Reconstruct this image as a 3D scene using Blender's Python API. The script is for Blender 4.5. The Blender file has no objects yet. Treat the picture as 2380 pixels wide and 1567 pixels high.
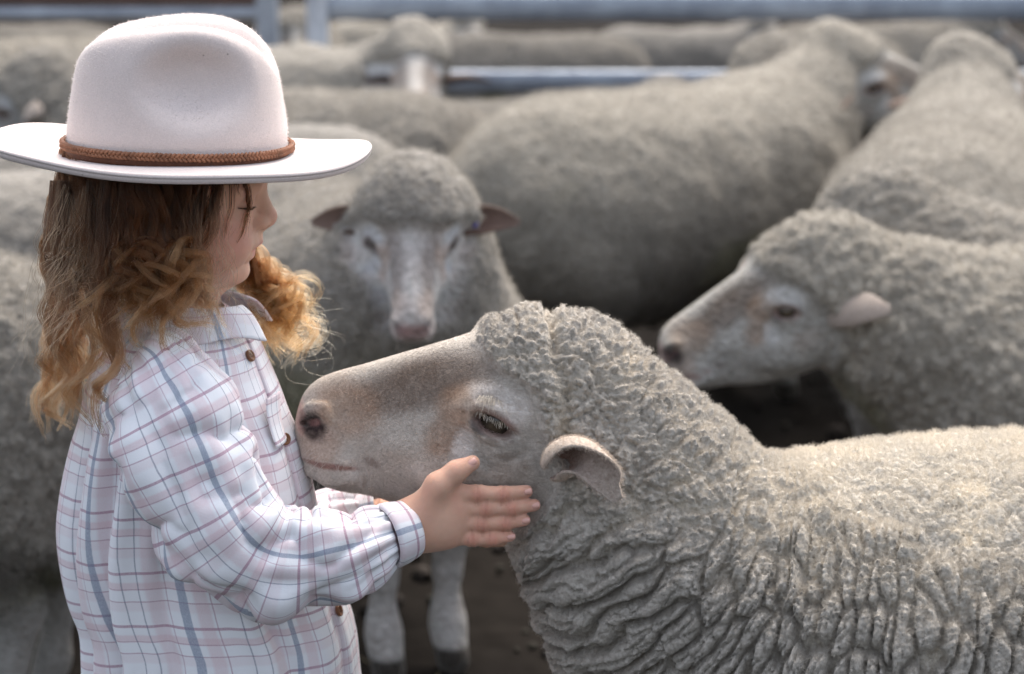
import bpy, math, random
import numpy as np
from mathutils import Vector, Matrix
from mathutils.bvhtree import BVHTree

random.seed(11)
rng = np.random.default_rng(11)
scene = bpy.context.scene
COL = scene.collection
R = math.radians

# ------------------------------------------------------------------ camera
CAM_H, PITCH, LENS = 1.33, R(13.13), 80.0
cam = bpy.data.cameras.new('camera')
cam_o = bpy.data.objects.new('camera', cam)
COL.objects.link(cam_o)
cam_o.location = (0, 0, CAM_H)
cam_o.rotation_euler = (math.pi / 2 - PITCH, 0, 0)
cam.sensor_width = 36.0
cam.lens = LENS
cam.clip_start, cam.clip_end = 0.05, 2000
cam.dof.use_dof = True
cam.dof.focus_distance = 2.14
cam.dof.aperture_fstop = 4.8
scene.camera = cam_o

# ------------------------------------------------------------------ sky, sun, exposure
SUN_EL, SUN_AZ = R(58), R(15)            # the veiled sun stands behind the flock
world = bpy.data.worlds.new('World')
scene.world = world
world.use_nodes = True
wn, wl = world.node_tree.nodes, world.node_tree.links
for n in list(wn):
    wn.remove(n)
sky = wn.new('ShaderNodeTexSky')
sky.sky_type = 'NISHITA'
sky.sun_disc = False
sky.sun_elevation = SUN_EL
sky.sun_rotation = SUN_AZ
sky.dust_density = 4.0
sky.ozone_density = 1.0
hs = wn.new('ShaderNodeHueSaturation')   # thin cloud takes most of the blue out of the sky
hs.inputs['Saturation'].default_value = 0.5
bg = wn.new('ShaderNodeBackground')
bg.inputs['Strength'].default_value = 0.115
wo = wn.new('ShaderNodeOutputWorld')
wl.new(sky.outputs[0], hs.inputs['Color'])
wl.new(hs.outputs[0], bg.inputs['Color'])
wl.new(bg.outputs[0], wo.inputs['Surface'])

sun = bpy.data.lights.new('sun', 'SUN')
sun.energy = 1.1
sun.angle = R(58)
sun.color = (1.0, 0.91, 0.79)
sun_o = bpy.data.objects.new('sun', sun)
COL.objects.link(sun_o)
sd = Vector((math.sin(SUN_AZ) * math.cos(SUN_EL), math.cos(SUN_AZ) * math.cos(SUN_EL), math.sin(SUN_EL)))
sun_o.rotation_euler = sd.to_track_quat('Z', 'Y').to_euler()

scene.view_settings.view_transform = 'Standard'
scene.view_settings.look = 'None'
scene.view_settings.exposure = 1.78
scene.view_settings.gamma = 1.0
scene.render.engine = 'CYCLES'
scene.cycles.use_denoising = True
scene.cycles.max_bounces = 8
scene.cycles.transparent_max_bounces = 8
scene.render.film_transparent = False

# ------------------------------------------------------------------ measuring helpers
FPX = LENS / 36.0 * 2380.0
CP, SP = math.cos(PITCH), math.sin(PITCH)

def at(px, py, Y=2.2):
    """the place at distance Y that is seen at a point of the photograph measured on a 2380 x 1567 sheet"""
    px = np.asarray(px, float); py = np.asarray(py, float)
    xn = (px - 1190.0) / FPX
    yn = (783.5 - py) / FPX
    t = Y / (CP + yn * SP)
    return np.stack(np.broadcast_arrays(xn * t, np.asarray(Y, float) + 0 * t, CAM_H + t * (-SP + yn * CP)), -1)

def X_(px, Y=2.2): return float(at(px, 900, Y)[0])
def Z_(py, Y=2.2): return float(at(1190, py, Y)[2])

def sheet(x, z, Y=2.2):
    """inverse of at() for one distance"""
    dz = z - CAM_H
    dep = Y * CP - dz * SP
    up = Y * SP + dz * CP
    return 1190 + FPX * x / dep, 783.5 - FPX * up / dep

def hit(bvh, px, py):
    o = Vector((0, 0, CAM_H))
    d = (Vector(at(px, py, 2.2)) - o).normalized()
    loc, nor, idx, dist = bvh.ray_cast(o, d)
    return loc, nor

def sstep(a, b, x):
    t = np.clip((x - a) / (b - a), 0, 1)
    return t * t * (3 - 2 * t)

# ------------------------------------------------------------------ noise
def _h(ix, iy, iz, s):
    h = (ix.astype(np.int64) * 73856093) ^ (iy.astype(np.int64) * 19349663) ^ (iz.astype(np.int64) * 83492791) ^ (s * 2654435761)
    h = (h & 0xffffffff).astype(np.uint64)
    h = ((h ^ (h >> np.uint64(16))) * np.uint64(0x45d9f3b)) & np.uint64(0xffffffff)
    h = ((h ^ (h >> np.uint64(16))) * np.uint64(0x45d9f3b)) & np.uint64(0xffffffff)
    h = h ^ (h >> np.uint64(16))
    return h.astype(np.float64) / 4294967295.0

def vnoise(P, s=0):
    i = np.floor(P); f = P - i
    f = f * f * (3 - 2 * f)
    ix, iy, iz = i[:, 0], i[:, 1], i[:, 2]
    out = 0
    for dx in (0, 1):
        for dy in (0, 1):
            for dz in (0, 1):
                w = (f[:, 0] if dx else 1 - f[:, 0]) * (f[:, 1] if dy else 1 - f[:, 1]) * (f[:, 2] if dz else 1 - f[:, 2])
                out = out + w * _h(ix + dx, iy + dy, iz + dz, s)
    return out * 2 - 1

def fbm(P, s=0, n=3):
    o, a, t = 0, 1.0, 0
    for k in range(n):
        o = o + a * vnoise(P * 2 ** k + 17.3 * k, s + k); t += a; a *= .5
    return o / t

def worley3(P, s=0):
    i = np.floor(P)
    F1 = np.full(len(P), 9.0); F2 = np.full(len(P), 9.0); cid = np.zeros(len(P))
    for dx in (-1, 0, 1):
        for dy in (-1, 0, 1):
            for dz in (-1, 0, 1):
                c = i + (dx, dy, dz)
                a, b, e = c[:, 0], c[:, 1], c[:, 2]
                q = c + np.stack([_h(a, b, e, s), _h(a, b, e, s + 1), _h(a, b, e, s + 2)], -1)
                d = np.sqrt(((P - q) ** 2).sum(1))
                new = d < F1
                F2 = np.where(new, F1, np.minimum(F2, d))
                cid = np.where(new, _h(a, b, e, s + 3), cid)
                F1 = np.where(new, d, F1)
    return F1, F2, cid

def worley2(u, v, s=0):
    iu, iv = np.floor(u), np.floor(v)
    F1 = np.full(len(u), 9.0); F2 = np.full(len(u), 9.0); cid = np.zeros(len(u))
    z = np.zeros(len(u))
    for dx in (-1, 0, 1):
        for dy in (-1, 0, 1):
            a, b = iu + dx, iv + dy
            d = np.hypot(u - a - _h(a, b, z, s), v - b - _h(a, b, z, s + 1))
            new = d < F1
            F2 = np.where(new, F1, np.minimum(F2, d))
            cid = np.where(new, _h(a, b, z, s + 3), cid)
            F1 = np.where(new, d, F1)
    return F1, F2, cid

# ------------------------------------------------------------------ implicit shapes
def smin(a, b, k):
    h = np.clip(0.5 + 0.5 * (b - a) / k, 0, 1)
    return b + (a - b) * h - k * h * (1 - h)

def smax(a, b, k): return -smin(-a, -b, k)

def ell(P, c, r):
    q = (P - np.asarray(c)) / np.asarray(r)
    k0 = np.sqrt((q * q).sum(1)) + 1e-9
    k1 = np.sqrt(((q / np.asarray(r)) ** 2).sum(1)) + 1e-9
    return k0 * (k0 - 1) / k1

def cap(P, a, b, ra, rb=None):
    rb = ra if rb is None else rb
    a = np.asarray(a, float); b = np.asarray(b, float)
    ab = b - a
    t = np.clip(((P - a) @ ab) / (ab @ ab + 1e-12), 0, 1)
    d = P - a - t[:, None] * ab
    return np.sqrt((d * d).sum(1)) - (ra + (rb - ra) * t)

def chain(P, pts, rs, k=0.01):
    o = None
    for i in range(len(pts) - 1):
        c = cap(P, pts[i], pts[i + 1], rs[i], rs[i + 1])
        o = c if o is None else smin(o, c, k)
    return o

def cinterp(x, xs, ys):
    """monotone-ish cubic through control points"""
    xs = np.asarray(xs, float); ys = np.asarray(ys, float)
    m = np.gradient(ys, xs)
    i = np.clip(np.searchsorted(xs, x) - 1, 0, len(xs) - 2)
    h = xs[i + 1] - xs[i]
    t = np.clip((x - xs[i]) / h, 0, 1)
    t2, t3 = t * t, t * t * t
    return (2 * t3 - 3 * t2 + 1) * ys[i] + (t3 - 2 * t2 + t) * h * m[i] + (-2 * t3 + 3 * t2) * ys[i + 1] + (t3 - t2) * h * m[i + 1]

def surface(f, lo, hi, h, bs=10):
    """surface nets over the blocks that the shape passes through"""
    lo = np.asarray(lo, float); hi = np.asarray(hi, float)
    H = h * bs
    n = np.ceil((hi - lo) / H).astype(int)
    g = np.stack(np.meshgrid(*[np.arange(k + 1) for k in n], indexing='ij'), -1).reshape(-1, 3)
    c = f(lo + g * H).reshape(n + 1)
    mn = np.full(n, 9e9); mx = np.full(n, -9e9); am = np.full(n, 9e9)
    for a in (0, 1):
        for b in (0, 1):
            for e in (0, 1):
                q = c[a:a + n[0], b:b + n[1], e:e + n[2]]
                mn = np.minimum(mn, q); mx = np.maximum(mx, q); am = np.minimum(am, np.abs(q))
    keep = np.argwhere((mn * mx < 0) | (am < 0.9 * H))
    s = bs + 1
    loc = np.stack(np.meshgrid(*[np.arange(s)] * 3, indexing='ij'), -1).reshape(-1, 3)
    N = n * bs + 4
    keys, verts, quads = [], [], []
    def key(q): return (q[..., 0].astype(np.int64) * N[1] + q[..., 1]) * N[2] + q[..., 2]
    cor = [(a, b, e) for a in (0, 1) for b in (0, 1) for e in (0, 1)]
    edges = [(i, j) for i in range(8) for j in range(i + 1, 8) if sum(abs(np.subtract(cor[i], cor[j]))) == 1]
    for st in range(0, len(keep), 200):
        kb = keep[st:st + 200]
        base = kb * bs
        G = base[:, None, :] + loc[None]
        V = f(lo + G.reshape(-1, 3) * h).reshape(-1, s, s, s)
        sg = V < 0
        cs = [sg[:, a:a + bs, b:b + bs, e:e + bs] for a, b, e in cor]
        cnt = sum(q.astype(np.int8) for q in cs)
        act = np.argwhere((cnt > 0) & (cnt < 8))
        if len(act) == 0: continue
        vals = np.stack([V[act[:, 0], act[:, 1] + a, act[:, 2] + b, act[:, 3] + e] for a, b, e in cor], 1)
        ps = np.zeros((len(act), 3)); nn = np.zeros(len(act))
        for i, j in edges:
            vi, vj = vals[:, i], vals[:, j]
            m = (vi < 0) != (vj < 0)
            t = np.where(m, vi / np.where(m, vi - vj, 1), 0)
            p = np.asarray(cor[i]) + t[:, None] * (np.subtract(cor[j], cor[i]))
            ps += p * m[:, None]; nn += m
        cell = base[act[:, 0]] + act[:, 1:]
        keys.append(key(cell)); verts.append(lo + (cell + ps / nn[:, None]) * h)
        for ax in range(3):
            d = [0, 0, 0]; d[ax] = 1
            e0 = sg[:, :bs, :bs, :bs]
            e1 = sg[:, d[0]:d[0] + bs, d[1]:d[1] + bs, d[2]:d[2] + bs]
            E = np.argwhere(e0 != e1)
            if len(E) == 0: continue
            o = base[E[:, 0]] + E[:, 1:]
            b1 = [0, 0, 0]; b2 = [0, 0, 0]
            b1[(ax + 1) % 3] = 1; b2[(ax + 2) % 3] = 1
            b1 = np.array(b1); b2 = np.array(b2)
            k4 = np.stack([key(o), key(o - b1), key(o - b1 - b2), key(o - b2)], 1)
            flip = ~e0[E[:, 0], E[:, 1], E[:, 2], E[:, 3]]
            k4[flip] = k4[flip][:, ::-1]
            quads.append(k4)
    keys = np.concatenate(keys); verts = np.concatenate(verts); quads = np.concatenate(quads)
    order = np.argsort(keys)
    keys, verts = keys[order], verts[order]
    idx = np.searchsorted(keys, quads)
    idx = np.clip(idx, 0, len(keys) - 1)
    ok = (keys[idx] == quads).all(1)
    Q = idx[ok]
    # keep the one body that hangs together
    lab = np.arange(len(verts))
    for _ in range(200):
        m = lab[Q].min(1)
        new = lab.copy()
        for c in range(4): np.minimum.at(new, Q[:, c], m)
        new = new[new]
        if (new == lab).all(): break
        lab = new
    cnt = np.bincount(lab, minlength=len(verts))
    big = lab == cnt.argmax()
    if not big.all():
        Q = Q[big[Q].all(1)]
        re_ = np.cumsum(big) - 1
        verts = verts[big]; Q = re_[Q]
    return verts, Q

def relax(V, Q, it=1, w=0.5):
    E = np.concatenate([Q[:, [0, 1]], Q[:, [1, 2]], Q[:, [2, 3]], Q[:, [3, 0]]])
    deg = np.bincount(E[:, 0], minlength=len(V)) + np.bincount(E[:, 1], minlength=len(V))
    for _ in range(it):
        S = np.zeros_like(V)
        for k in range(3):
            S[:, k] = np.bincount(E[:, 0], V[E[:, 1], k], len(V)) + np.bincount(E[:, 1], V[E[:, 0], k], len(V))
        V = V + w * (S / np.maximum(deg, 1)[:, None] - V)
    return V

def normals(V, Q):
    fn = np.cross(V[Q[:, 2]] - V[Q[:, 0]], V[Q[:, 3]] - V[Q[:, 1]])
    N = np.zeros_like(V)
    for k in range(3):
        for c in range(Q.shape[1]):
            N[:, k] += np.bincount(Q[:, c], fn[:, k], len(V))
    return N / (np.linalg.norm(N, axis=1, keepdims=True) + 1e-12)

# ------------------------------------------------------------------ object helpers
def mesh_np(name, V, F, col=None, uv=None, smooth=True):
    me = bpy.data.meshes.new(name)
    V = np.ascontiguousarray(V, np.float32); F = np.ascontiguousarray(F, np.int32)
    k = F.shape[1]
    me.vertices.add(len(V)); me.vertices.foreach_set('co', V.ravel())
    me.loops.add(F.size); me.loops.foreach_set('vertex_index', F.ravel())
    me.polygons.add(len(F))
    me.polygons.foreach_set('loop_start', np.arange(0, F.size, k, dtype=np.int32))
    me.polygons.foreach_set('use_smooth', np.full(len(F), smooth))
    me.update(calc_edges=True)
    if col is not None:
        c = np.ones((len(V), 4), np.float32); c[:, :3] = np.clip(col, 0, 1)
        a = me.attributes.new('col', 'FLOAT_COLOR', 'POINT'); a.data.foreach_set('color', c.ravel())
    if uv is not None:
        l = me.uv_layers.new(name='cloth')
        l.data.foreach_set('uv', np.ascontiguousarray(uv, np.float32).ravel())
    return me

def obj(name, me, mat=None, parent=None):
    o = bpy.data.objects.new(name, me)
    COL.objects.link(o)
    if mat is not None and len(me.materials) == 0: me.materials.append(mat)
    if parent is not None: o.parent = parent
    return o

def thing(name, label, cat, loc=(0, 0, 0), rz=0, group=None):
    o = bpy.data.objects.new(name, None)
    COL.objects.link(o)
    o.empty_display_size = .1
    o.location = loc; o.rotation_euler = (0, 0, rz)
    o['label'] = label; o['category'] = cat
    if group: o['group'] = group
    return o

def adopt(o, root):
    """parent a mesh built in world coordinates without moving it"""
    o.parent = root
    o.matrix_parent_inverse = Matrix.LocRotScale(root.location, root.rotation_euler, None).inverted()
    return o

def fibres(name, P, rad, mat, parent=None, col=None):
    """P (n,k,3): n hairs of k points"""
    n, k = P.shape[:2]
    cu = bpy.data.hair_curves.new(name)
    cu.add_curves([k] * n)
    cu.attributes['position'].data.foreach_set('vector', np.ascontiguousarray(P, np.float32).ravel())
    a = cu.attributes.get('radius') or cu.attributes.new('radius', 'FLOAT', 'POINT')
    a.data.foreach_set('value', np.ascontiguousarray(np.broadcast_to(rad, (n, k)), np.float32).ravel())
    if col is not None:
        c = np.ones((n, k, 4), np.float32); c[..., :3] = np.clip(col, 0, 1)
        a = cu.attributes.new('col', 'FLOAT_COLOR', 'POINT'); a.data.foreach_set('color', c.ravel())
    cu.materials.append(mat)
    o = bpy.data.objects.new(name, cu)
    COL.objects.link(o)
    if parent is not None: o.parent = parent
    return o

def tube(pts, rad, seg=8, closed=False):
    pts = np.asarray(pts, float); n = len(pts)
    rad = np.broadcast_to(rad, (n,))
    T = np.gradient(pts, axis=0) if not closed else np.roll(pts, -1, 0) - np.roll(pts, 1, 0)
    T /= np.linalg.norm(T, axis=1, keepdims=True) + 1e-12
    up = np.array([0, 0, 1.0]) if abs(T[:, 2]).mean() < .8 else np.array([0, 1.0, 0])
    A = np.cross(T, up); A /= np.linalg.norm(A, axis=1, keepdims=True) + 1e-12
    B = np.cross(A, T)
    th = np.arange(seg) / seg * 2 * math.pi
    V = (pts[:, None] + rad[:, None, None] * (np.cos(th)[None, :, None] * A[:, None] + np.sin(th)[None, :, None] * B[:, None])).reshape(-1, 3)
    i = np.arange(n if closed else n - 1)[:, None]; j = np.arange(seg)[None]
    F = np.stack([i * seg + j, i * seg + (j + 1) % seg, ((i + 1) % n) * seg + (j + 1) % seg, ((i + 1) % n) * seg + j], -1).reshape(-1, 4)
    return V, F

def grid(P, closed=False):
    """faces for a (rows, cols) sheet; closed joins the last column to the first"""
    nu, nv = P.shape[:2]
    i = np.arange(nu - 1)[:, None]; j = np.arange(nv if closed else nv - 1)[None]
    F = np.stack([i * nv + j, i * nv + (j + 1) % nv, (i + 1) * nv + (j + 1) % nv, (i + 1) * nv + j], -1).reshape(-1, 4)
    return P.reshape(-1, 3), F

def merge(parts):
    Vs, Fs, o = [], [], 0
    for V, F in parts:
        Vs.append(V); Fs.append(F + o); o += len(V)
    return np.concatenate(Vs), np.concatenate(Fs)

def box(c, s, bev=0.0):
    c = np.asarray(c, float); s = np.asarray(s, float) / 2
    V = np.array([(x, y, z) for x in (-1, 1) for y in (-1, 1) for z in (-1, 1)]) * s + c
    F = np.array([(0, 1, 3, 2), (4, 6, 7, 5), (0, 4, 5, 1), (2, 3, 7, 6), (0, 2, 6, 4), (1, 5, 7, 3)])
    return V, F

# ------------------------------------------------------------------ materials
def new_mat(name):
    m = bpy.data.materials.new(name); m.use_nodes = True
    nt = m.node_tree
    return m, nt.nodes, nt.links, nt.nodes['Principled BSDF']

def mixc(N, L, a, b, fac, mode='MIX'):
    n = N.new('ShaderNodeMix'); n.data_type = 'RGBA'; n.blend_type = mode
    for sock, v in ((n.inputs[6], a), (n.inputs[7], b), (n.inputs[0], fac)):
        if hasattr(v, 'is_output'): L.new(v, sock)
        elif isinstance(v, (int, float)): sock.default_value = v
        else: sock.default_value = (*v, 1)
    return n.outputs[2]

def tex(N, L, kind, scale, coord=None, **kw):
    n = N.new(kind)
    n.inputs['Scale'].default_value = scale
    for k, v in kw.items():
        if k in n.inputs: n.inputs[k].default_value = v
        else: setattr(n, k, v)
    if coord is not None: L.new(coord, n.inputs['Vector'])
    return n

def ramp(N, L, src, a, b, ca=(0, 0, 0), cb=(1, 1, 1)):
    n = N.new('ShaderNodeValToRGB')
    n.color_ramp.elements[0].position = a; n.color_ramp.elements[1].position = b
    n.color_ramp.elements[0].color = (*ca, 1); n.color_ramp.elements[1].color = (*cb, 1)
    L.new(src, n.inputs[0]); return n.outputs[0]

def bump(N, L, b, src, strength, dist, prev=None, inv=False):
    n = N.new('ShaderNodeBump'); n.invert = inv
    n.inputs['Strength'].default_value = strength; n.inputs['Distance'].default_value = dist
    L.new(src, n.inputs['Height'])
    if prev is not None: L.new(prev, n.inputs['Normal'])
    L.new(n.outputs[0], b.inputs['Normal'])
    return n.outputs[0]

def coat_mat(name, fine, vor, rough=0.95, sheen=0.25, bdist=0.004, own=0.0):
    """fleece and short hair: colour comes from the coat's own colour attribute, mottled"""
    m, N, L, b = new_mat(name)
    tc = N.new('ShaderNodeTexCoord').outputs['Object']
    a = N.new('ShaderNodeAttribute'); a.attribute_name = 'col'
    n1 = tex(N, L, 'ShaderNodeTexNoise', fine, tc, Detail=5.0)
    c = mixc(N, L, a.outputs['Color'], ramp(N, L, n1.outputs[0], .3, .75, (.62, .60, .57), (1.12, 1.12, 1.12)), .75, 'MULTIPLY')
    if own:                                            # every animal has its own tone
        oi = N.new('ShaderNodeObjectInfo')
        c = mixc(N, L, c, ramp(N, L, oi.outputs['Random'], 0, 1, (1 - own, 1 - own * .97, 1 - own * .9), (1.06, 1.05, 1.0)), 1.0, 'MULTIPLY')
    L.new(c, b.inputs['Base Color'])
    b.inputs['Roughness'].default_value = rough
    b.inputs['Specular IOR Level'].default_value = 0.15
    b.inputs['Sheen Weight'].default_value = sheen
    b.inputs['Sheen Roughness'].default_value = 0.5
    b.inputs['Sheen Tint'].default_value = (1, .95, .87, 1)
    v = tex(N, L, 'ShaderNodeTexVoronoi', vor, tc, feature='SMOOTH_F1')
    h = bump(N, L, b, v.outputs['Distance'], 0.6, bdist, None, True)
    h = bump(N, L, b, n1.outputs[0], 0.6, bdist * .8, h)
    n3 = tex(N, L, 'ShaderNodeTexNoise', fine * 4.5, tc, Detail=3.0, Distortion=1.2)
    bump(N, L, b, n3.outputs[0], 0.55, bdist * .35, h)
    v.inputs['Smoothness'].default_value = .4
    return m

def plain(name, col, rough=0.6, noise=0, spec=0.3, metal=0.0, bumpd=0, detail=4.0, dark=.7):
    m, N, L, b = new_mat(name)
    b.inputs['Base Color'].default_value = (*col, 1)
    b.inputs['Roughness'].default_value = rough
    b.inputs['Specular IOR Level'].default_value = spec
    b.inputs['Metallic'].default_value = metal
    if noise:
        tc = N.new('ShaderNodeTexCoord').outputs['Object']
        n1 = tex(N, L, 'ShaderNodeTexNoise', noise, tc, Detail=detail)
        c = mixc(N, L, (*col,), ramp(N, L, n1.outputs[0], .3, .72, (dark,) * 3, (1.1,) * 3), 1.0, 'MULTIPLY')
        L.new(c, b.inputs['Base Color'])
        if bumpd: bump(N, L, b, n1.outputs[0], .6, bumpd)
    return m

def hair_mat(name, rough=.35, trans=.35, sheen=.0):
    """thin fibres that let some light through"""
    m, N, L, b = new_mat(name)
    a = N.new('ShaderNodeAttribute'); a.attribute_name = 'col'
    L.new(a.outputs['Color'], b.inputs['Base Color'])
    b.inputs['Roughness'].default_value = rough
    b.inputs['Specular IOR Level'].default_value = .35
    t = N.new('ShaderNodeBsdfTranslucent'); L.new(a.outputs['Color'], t.inputs['Color'])
    mx = N.new('ShaderNodeMixShader'); mx.inputs[0].default_value = trans
    out = [n for n in N if n.type == 'OUTPUT_MATERIAL'][0]
    L.new(b.outputs[0], mx.inputs[1]); L.new(t.outputs[0], mx.inputs[2]); L.new(mx.outputs[0], out.inputs['Surface'])
    return m

M_COAT = coat_mat('short_coat', 420, 900, sheen=.3, bdist=.0007)
M_FLEECE = coat_mat('fleece', 220, 260, sheen=.3, bdist=.003)
M_FLOCK = coat_mat('flock_fleece', 90, 120, sheen=.25, bdist=.008, own=.30)
M_FIBRE = hair_mat('wool_fibre', .8, .4)
M_LASH = plain('lash', (.66, .58, .47), .6)
M_EYE = plain('eye', (.085, .064, .042), .14, 120, spec=.5, dark=.3)
M_HOOF = plain('hoof', (.05, .042, .035), .6, 60)
# ================================================================== SHEEP
EX, EZ = X_(1150), Z_(945)                      # the eye is the origin of the head's own frame (facing -x)
def hx(px): return at(np.asarray(px, float), 960.0)[..., 0] - EX
def hz(py): return at(1150.0, np.asarray(py, float))[..., 2] - EZ

_hp = np.array([  # x, top, bottom, half width in mm
    (684, 992, 1003, 6), (688, 968, 1020, 15), (694, 945, 1043, 21), (703, 922, 1066, 26), (715, 904, 1090, 30), (735, 886, 1112, 34),
    (765, 871, 1131, 37), (800, 860, 1140, 39), (850, 847, 1146, 41), (910, 829, 1163, 44), (980, 809, 1186, 49),
    (1050, 789, 1196, 56), (1110, 771, 1202, 63), (1150, 748, 1204, 66), (1190, 728, 1203, 68), (1250, 724, 1200, 70),
    (1300, 738, 1195, 70), (1350, 748, 1185, 68), (1400, 775, 1160, 64), (1440, 815, 1120, 55), (1475, 870, 1060, 38), (1495, 930, 1000, 18)], float)
H_X, H_T, H_B, H_W = hx(_hp[:, 0]), hz(_hp[:, 1] + np.interp(_hp[:, 0], [1110, 1165, 1440], [0, 20, 20])), hz(_hp[:, 2]), _hp[:, 3] / 1000

def head_sdf(P):
    x, y, z = P[:, 0], np.abs(P[:, 1]), P[:, 2]
    xc = np.clip(x, H_X[0], H_X[-1])
    T = cinterp(xc, H_X, H_T); B = cinterp(xc, H_X, H_B); W = cinterp(xc, H_X, H_W)
    mid = (T + B) / 2; hh = np.maximum((T - B) / 2, .002)
    t = (z - mid) / hh
    face = sstep(hx(1230), hx(1000), xc)
    Wl = W * (1 - face * (.20 * sstep(.1, 1.0, t) + .16 * sstep(-.15, -1.0, t)))   # bridge and jaw narrower than the cheeks
    n = 2.25
    k = (np.abs(t) ** n + (y / np.maximum(Wl, .002)) ** n) ** (1 / n)
    d = (k - 1) * np.minimum(hh, W)
    d = np.where(x < H_X[0], np.hypot(np.maximum(d, 0), H_X[0] - x), d)
    d = np.where(x > H_X[-1], np.hypot(np.maximum(d, 0), x - H_X[-1]), d)
    Pm = np.stack([x, y, z], 1)
    # brow, orbit, cheek
    d = smin(d, ell(Pm, (hx(1160), .053, hz(925)), (.040, .017, .026)), .014)
    d = smin(d, ell(Pm, (hx(1120), .048, hz(1060)), (.060, .017, .036)), .02)
    d = smin(d, ell(Pm, (hx(1010), .043, hz(1010)), (.045, .008, .012)), .012)      # the ridge of the face
    d = smax(d, -ell(Pm, (hx(1085), .072, hz(985)), (.030, .010, .018)), .012)      # tear hollow in front of the eye
    # eye slit and lids
    d = smax(d, -ell(rot_xz(Pm, hx(1150), hz(945), R(26)), (hx(1150), .068, hz(947)), (.0265, .0135, .0108)), .004)
    up = [(hx(1092), .0600, hz(918)), (hx(1118), .0660, hz(902)), (hx(1156), .0690, hz(911)), (hx(1190), .067, hz(942)), (hx(1212), .061, hz(980))]
    lo_ = [(hx(1092), .0600, hz(920)), (hx(1104), .0640, hz(950)), (hx(1132), .0665, hz(974)), (hx(1172), .0655, hz(988)), (hx(1212), .061, hz(983))]
    d = smin(d, chain(Pm, up, [.003, .0046, .0056, .005, .003], .003), .004)
    d = smin(d, chain(Pm, lo_, [.003, .0042, .0044, .004, .003], .003), .004)
    # lips, mouth line, nostril
    d = smax(d, -chain(Pm, [(hx(690), .0, hz(1047)), (hx(702), .018, hz(1050)), (hx(735), .036, hz(1057)), (hx(790), .042, hz(1062)), (hx(836), .0425, hz(1064))],
                       [.0026, .0030, .0036, .0036, .0020], .004), .004)
    d = smin(d, chain(Pm, [(hx(715), .026, hz(1040)), (hx(760), .036, hz(1044)), (hx(815), .041, hz(1044))], [.005, .006, .005], .01), .012)
    d = smin(d, chain(Pm, [(hx(725), .024, hz(1078)), (hx(770), .033, hz(1088)), (hx(825), .037, hz(1085))], [.006, .008, .006], .01), .014)
    d = smax(d, -chain(Pm, [(hx(846), .0455, hz(1040)), (hx(868), .0465, hz(1050)), (hx(884), .0465, hz(1066))], [.0018, .0026, .0016], .004), .006)
    d = smax(d, -chain(Pm, [(hx(708), .018, hz(972)), (hx(726), .031, hz(962)), (hx(744), .037, hz(945))], [.0032, .0052, .0036], .004), .005)
    d = smax(d, -chain(Pm, [(hx(726), .033, hz(962)), (hx(738), .038, hz(985)), (hx(730), .036, hz(1003))], [.004, .0028, .0016], .004), .005)
    d = smin(d, chain(Pm, [(hx(712), .020, hz(945)), (hx(730), .031, hz(930)), (hx(755), .035, hz(928)), (hx(768), .036, hz(950))], [.0045, .0055, .006, .004], .006), .008)
    # creases of the skin: behind the nose, under the eye and at the corner of the mouth
    for pts in ([(792, 884), (802, 915), (798, 950)], [(822, 880), (834, 918), (828, 962)], [(1096, 996), (1130, 1020), (1180, 1026), (1222, 1008)], [(1080, 925), (1052, 930), (1030, 945)],
                [(1112, 1010), (1140, 1040), (1188, 1046)], [(1120, 885), (1162, 882), (1205, 908)], [(862, 1078), (880, 1105), (905, 1120)]):
        yy_ = np.interp([p_[0] for p_ in pts], [780, 900, 1050, 1130, 1230], [.0385, .0445, .060, .0675, .071])
        d = smax(d, -chain(Pm, [(hx(a), w_, hz(b)) for (a, b), w_ in zip(pts, yy_)], [.0028] + [.0040] * (len(pts) - 2) + [.0024], .004), .005)
    return d

def rot_xz(P, cx, cz, a):
    c, s = math.cos(a), math.sin(a)
    dx, dz = P[:, 0] - cx, P[:, 2] - cz
    return np.stack([cx + c * dx - s * dz, P[:, 1], cz + s * dx + c * dz], 1)

_wl_py = np.array([690, 780, 830, 862, 900, 960, 1010, 1080, 1130, 1180, 1260, 1400], float)
_wl_px = np.array([1085, 1100, 1150, 1212, 1238, 1252, 1292, 1296, 1262, 1222, 1185, 1150], float)
WL_Z, WL_X = hz(_wl_py)[::-1], hx(_wl_px)[::-1]
def wool_edge(P):
    """signed distance behind the line where fleece takes over from the short face hair"""
    return P[:, 0] - np.interp(P[:, 2], WL_Z, WL_X)

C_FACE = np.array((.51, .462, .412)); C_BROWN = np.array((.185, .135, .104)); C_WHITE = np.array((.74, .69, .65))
C_PINK = np.array((.52, .30, .255)); C_DARK = np.array((.035, .022, .022)); C_WOOL = np.array((.485, .448, .402))

def blob(P, px, py, rx, ry, a=0):
    c, s = math.cos(a), math.sin(a)
    dx, dz = P[:, 0] - hx(px), P[:, 2] - hz(py)
    return 1 - sstep(.45, 1.0, np.hypot((c * dx + s * dz) / (rx / 2340), (-s * dx + c * dz) / (ry / 2340)))

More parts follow.
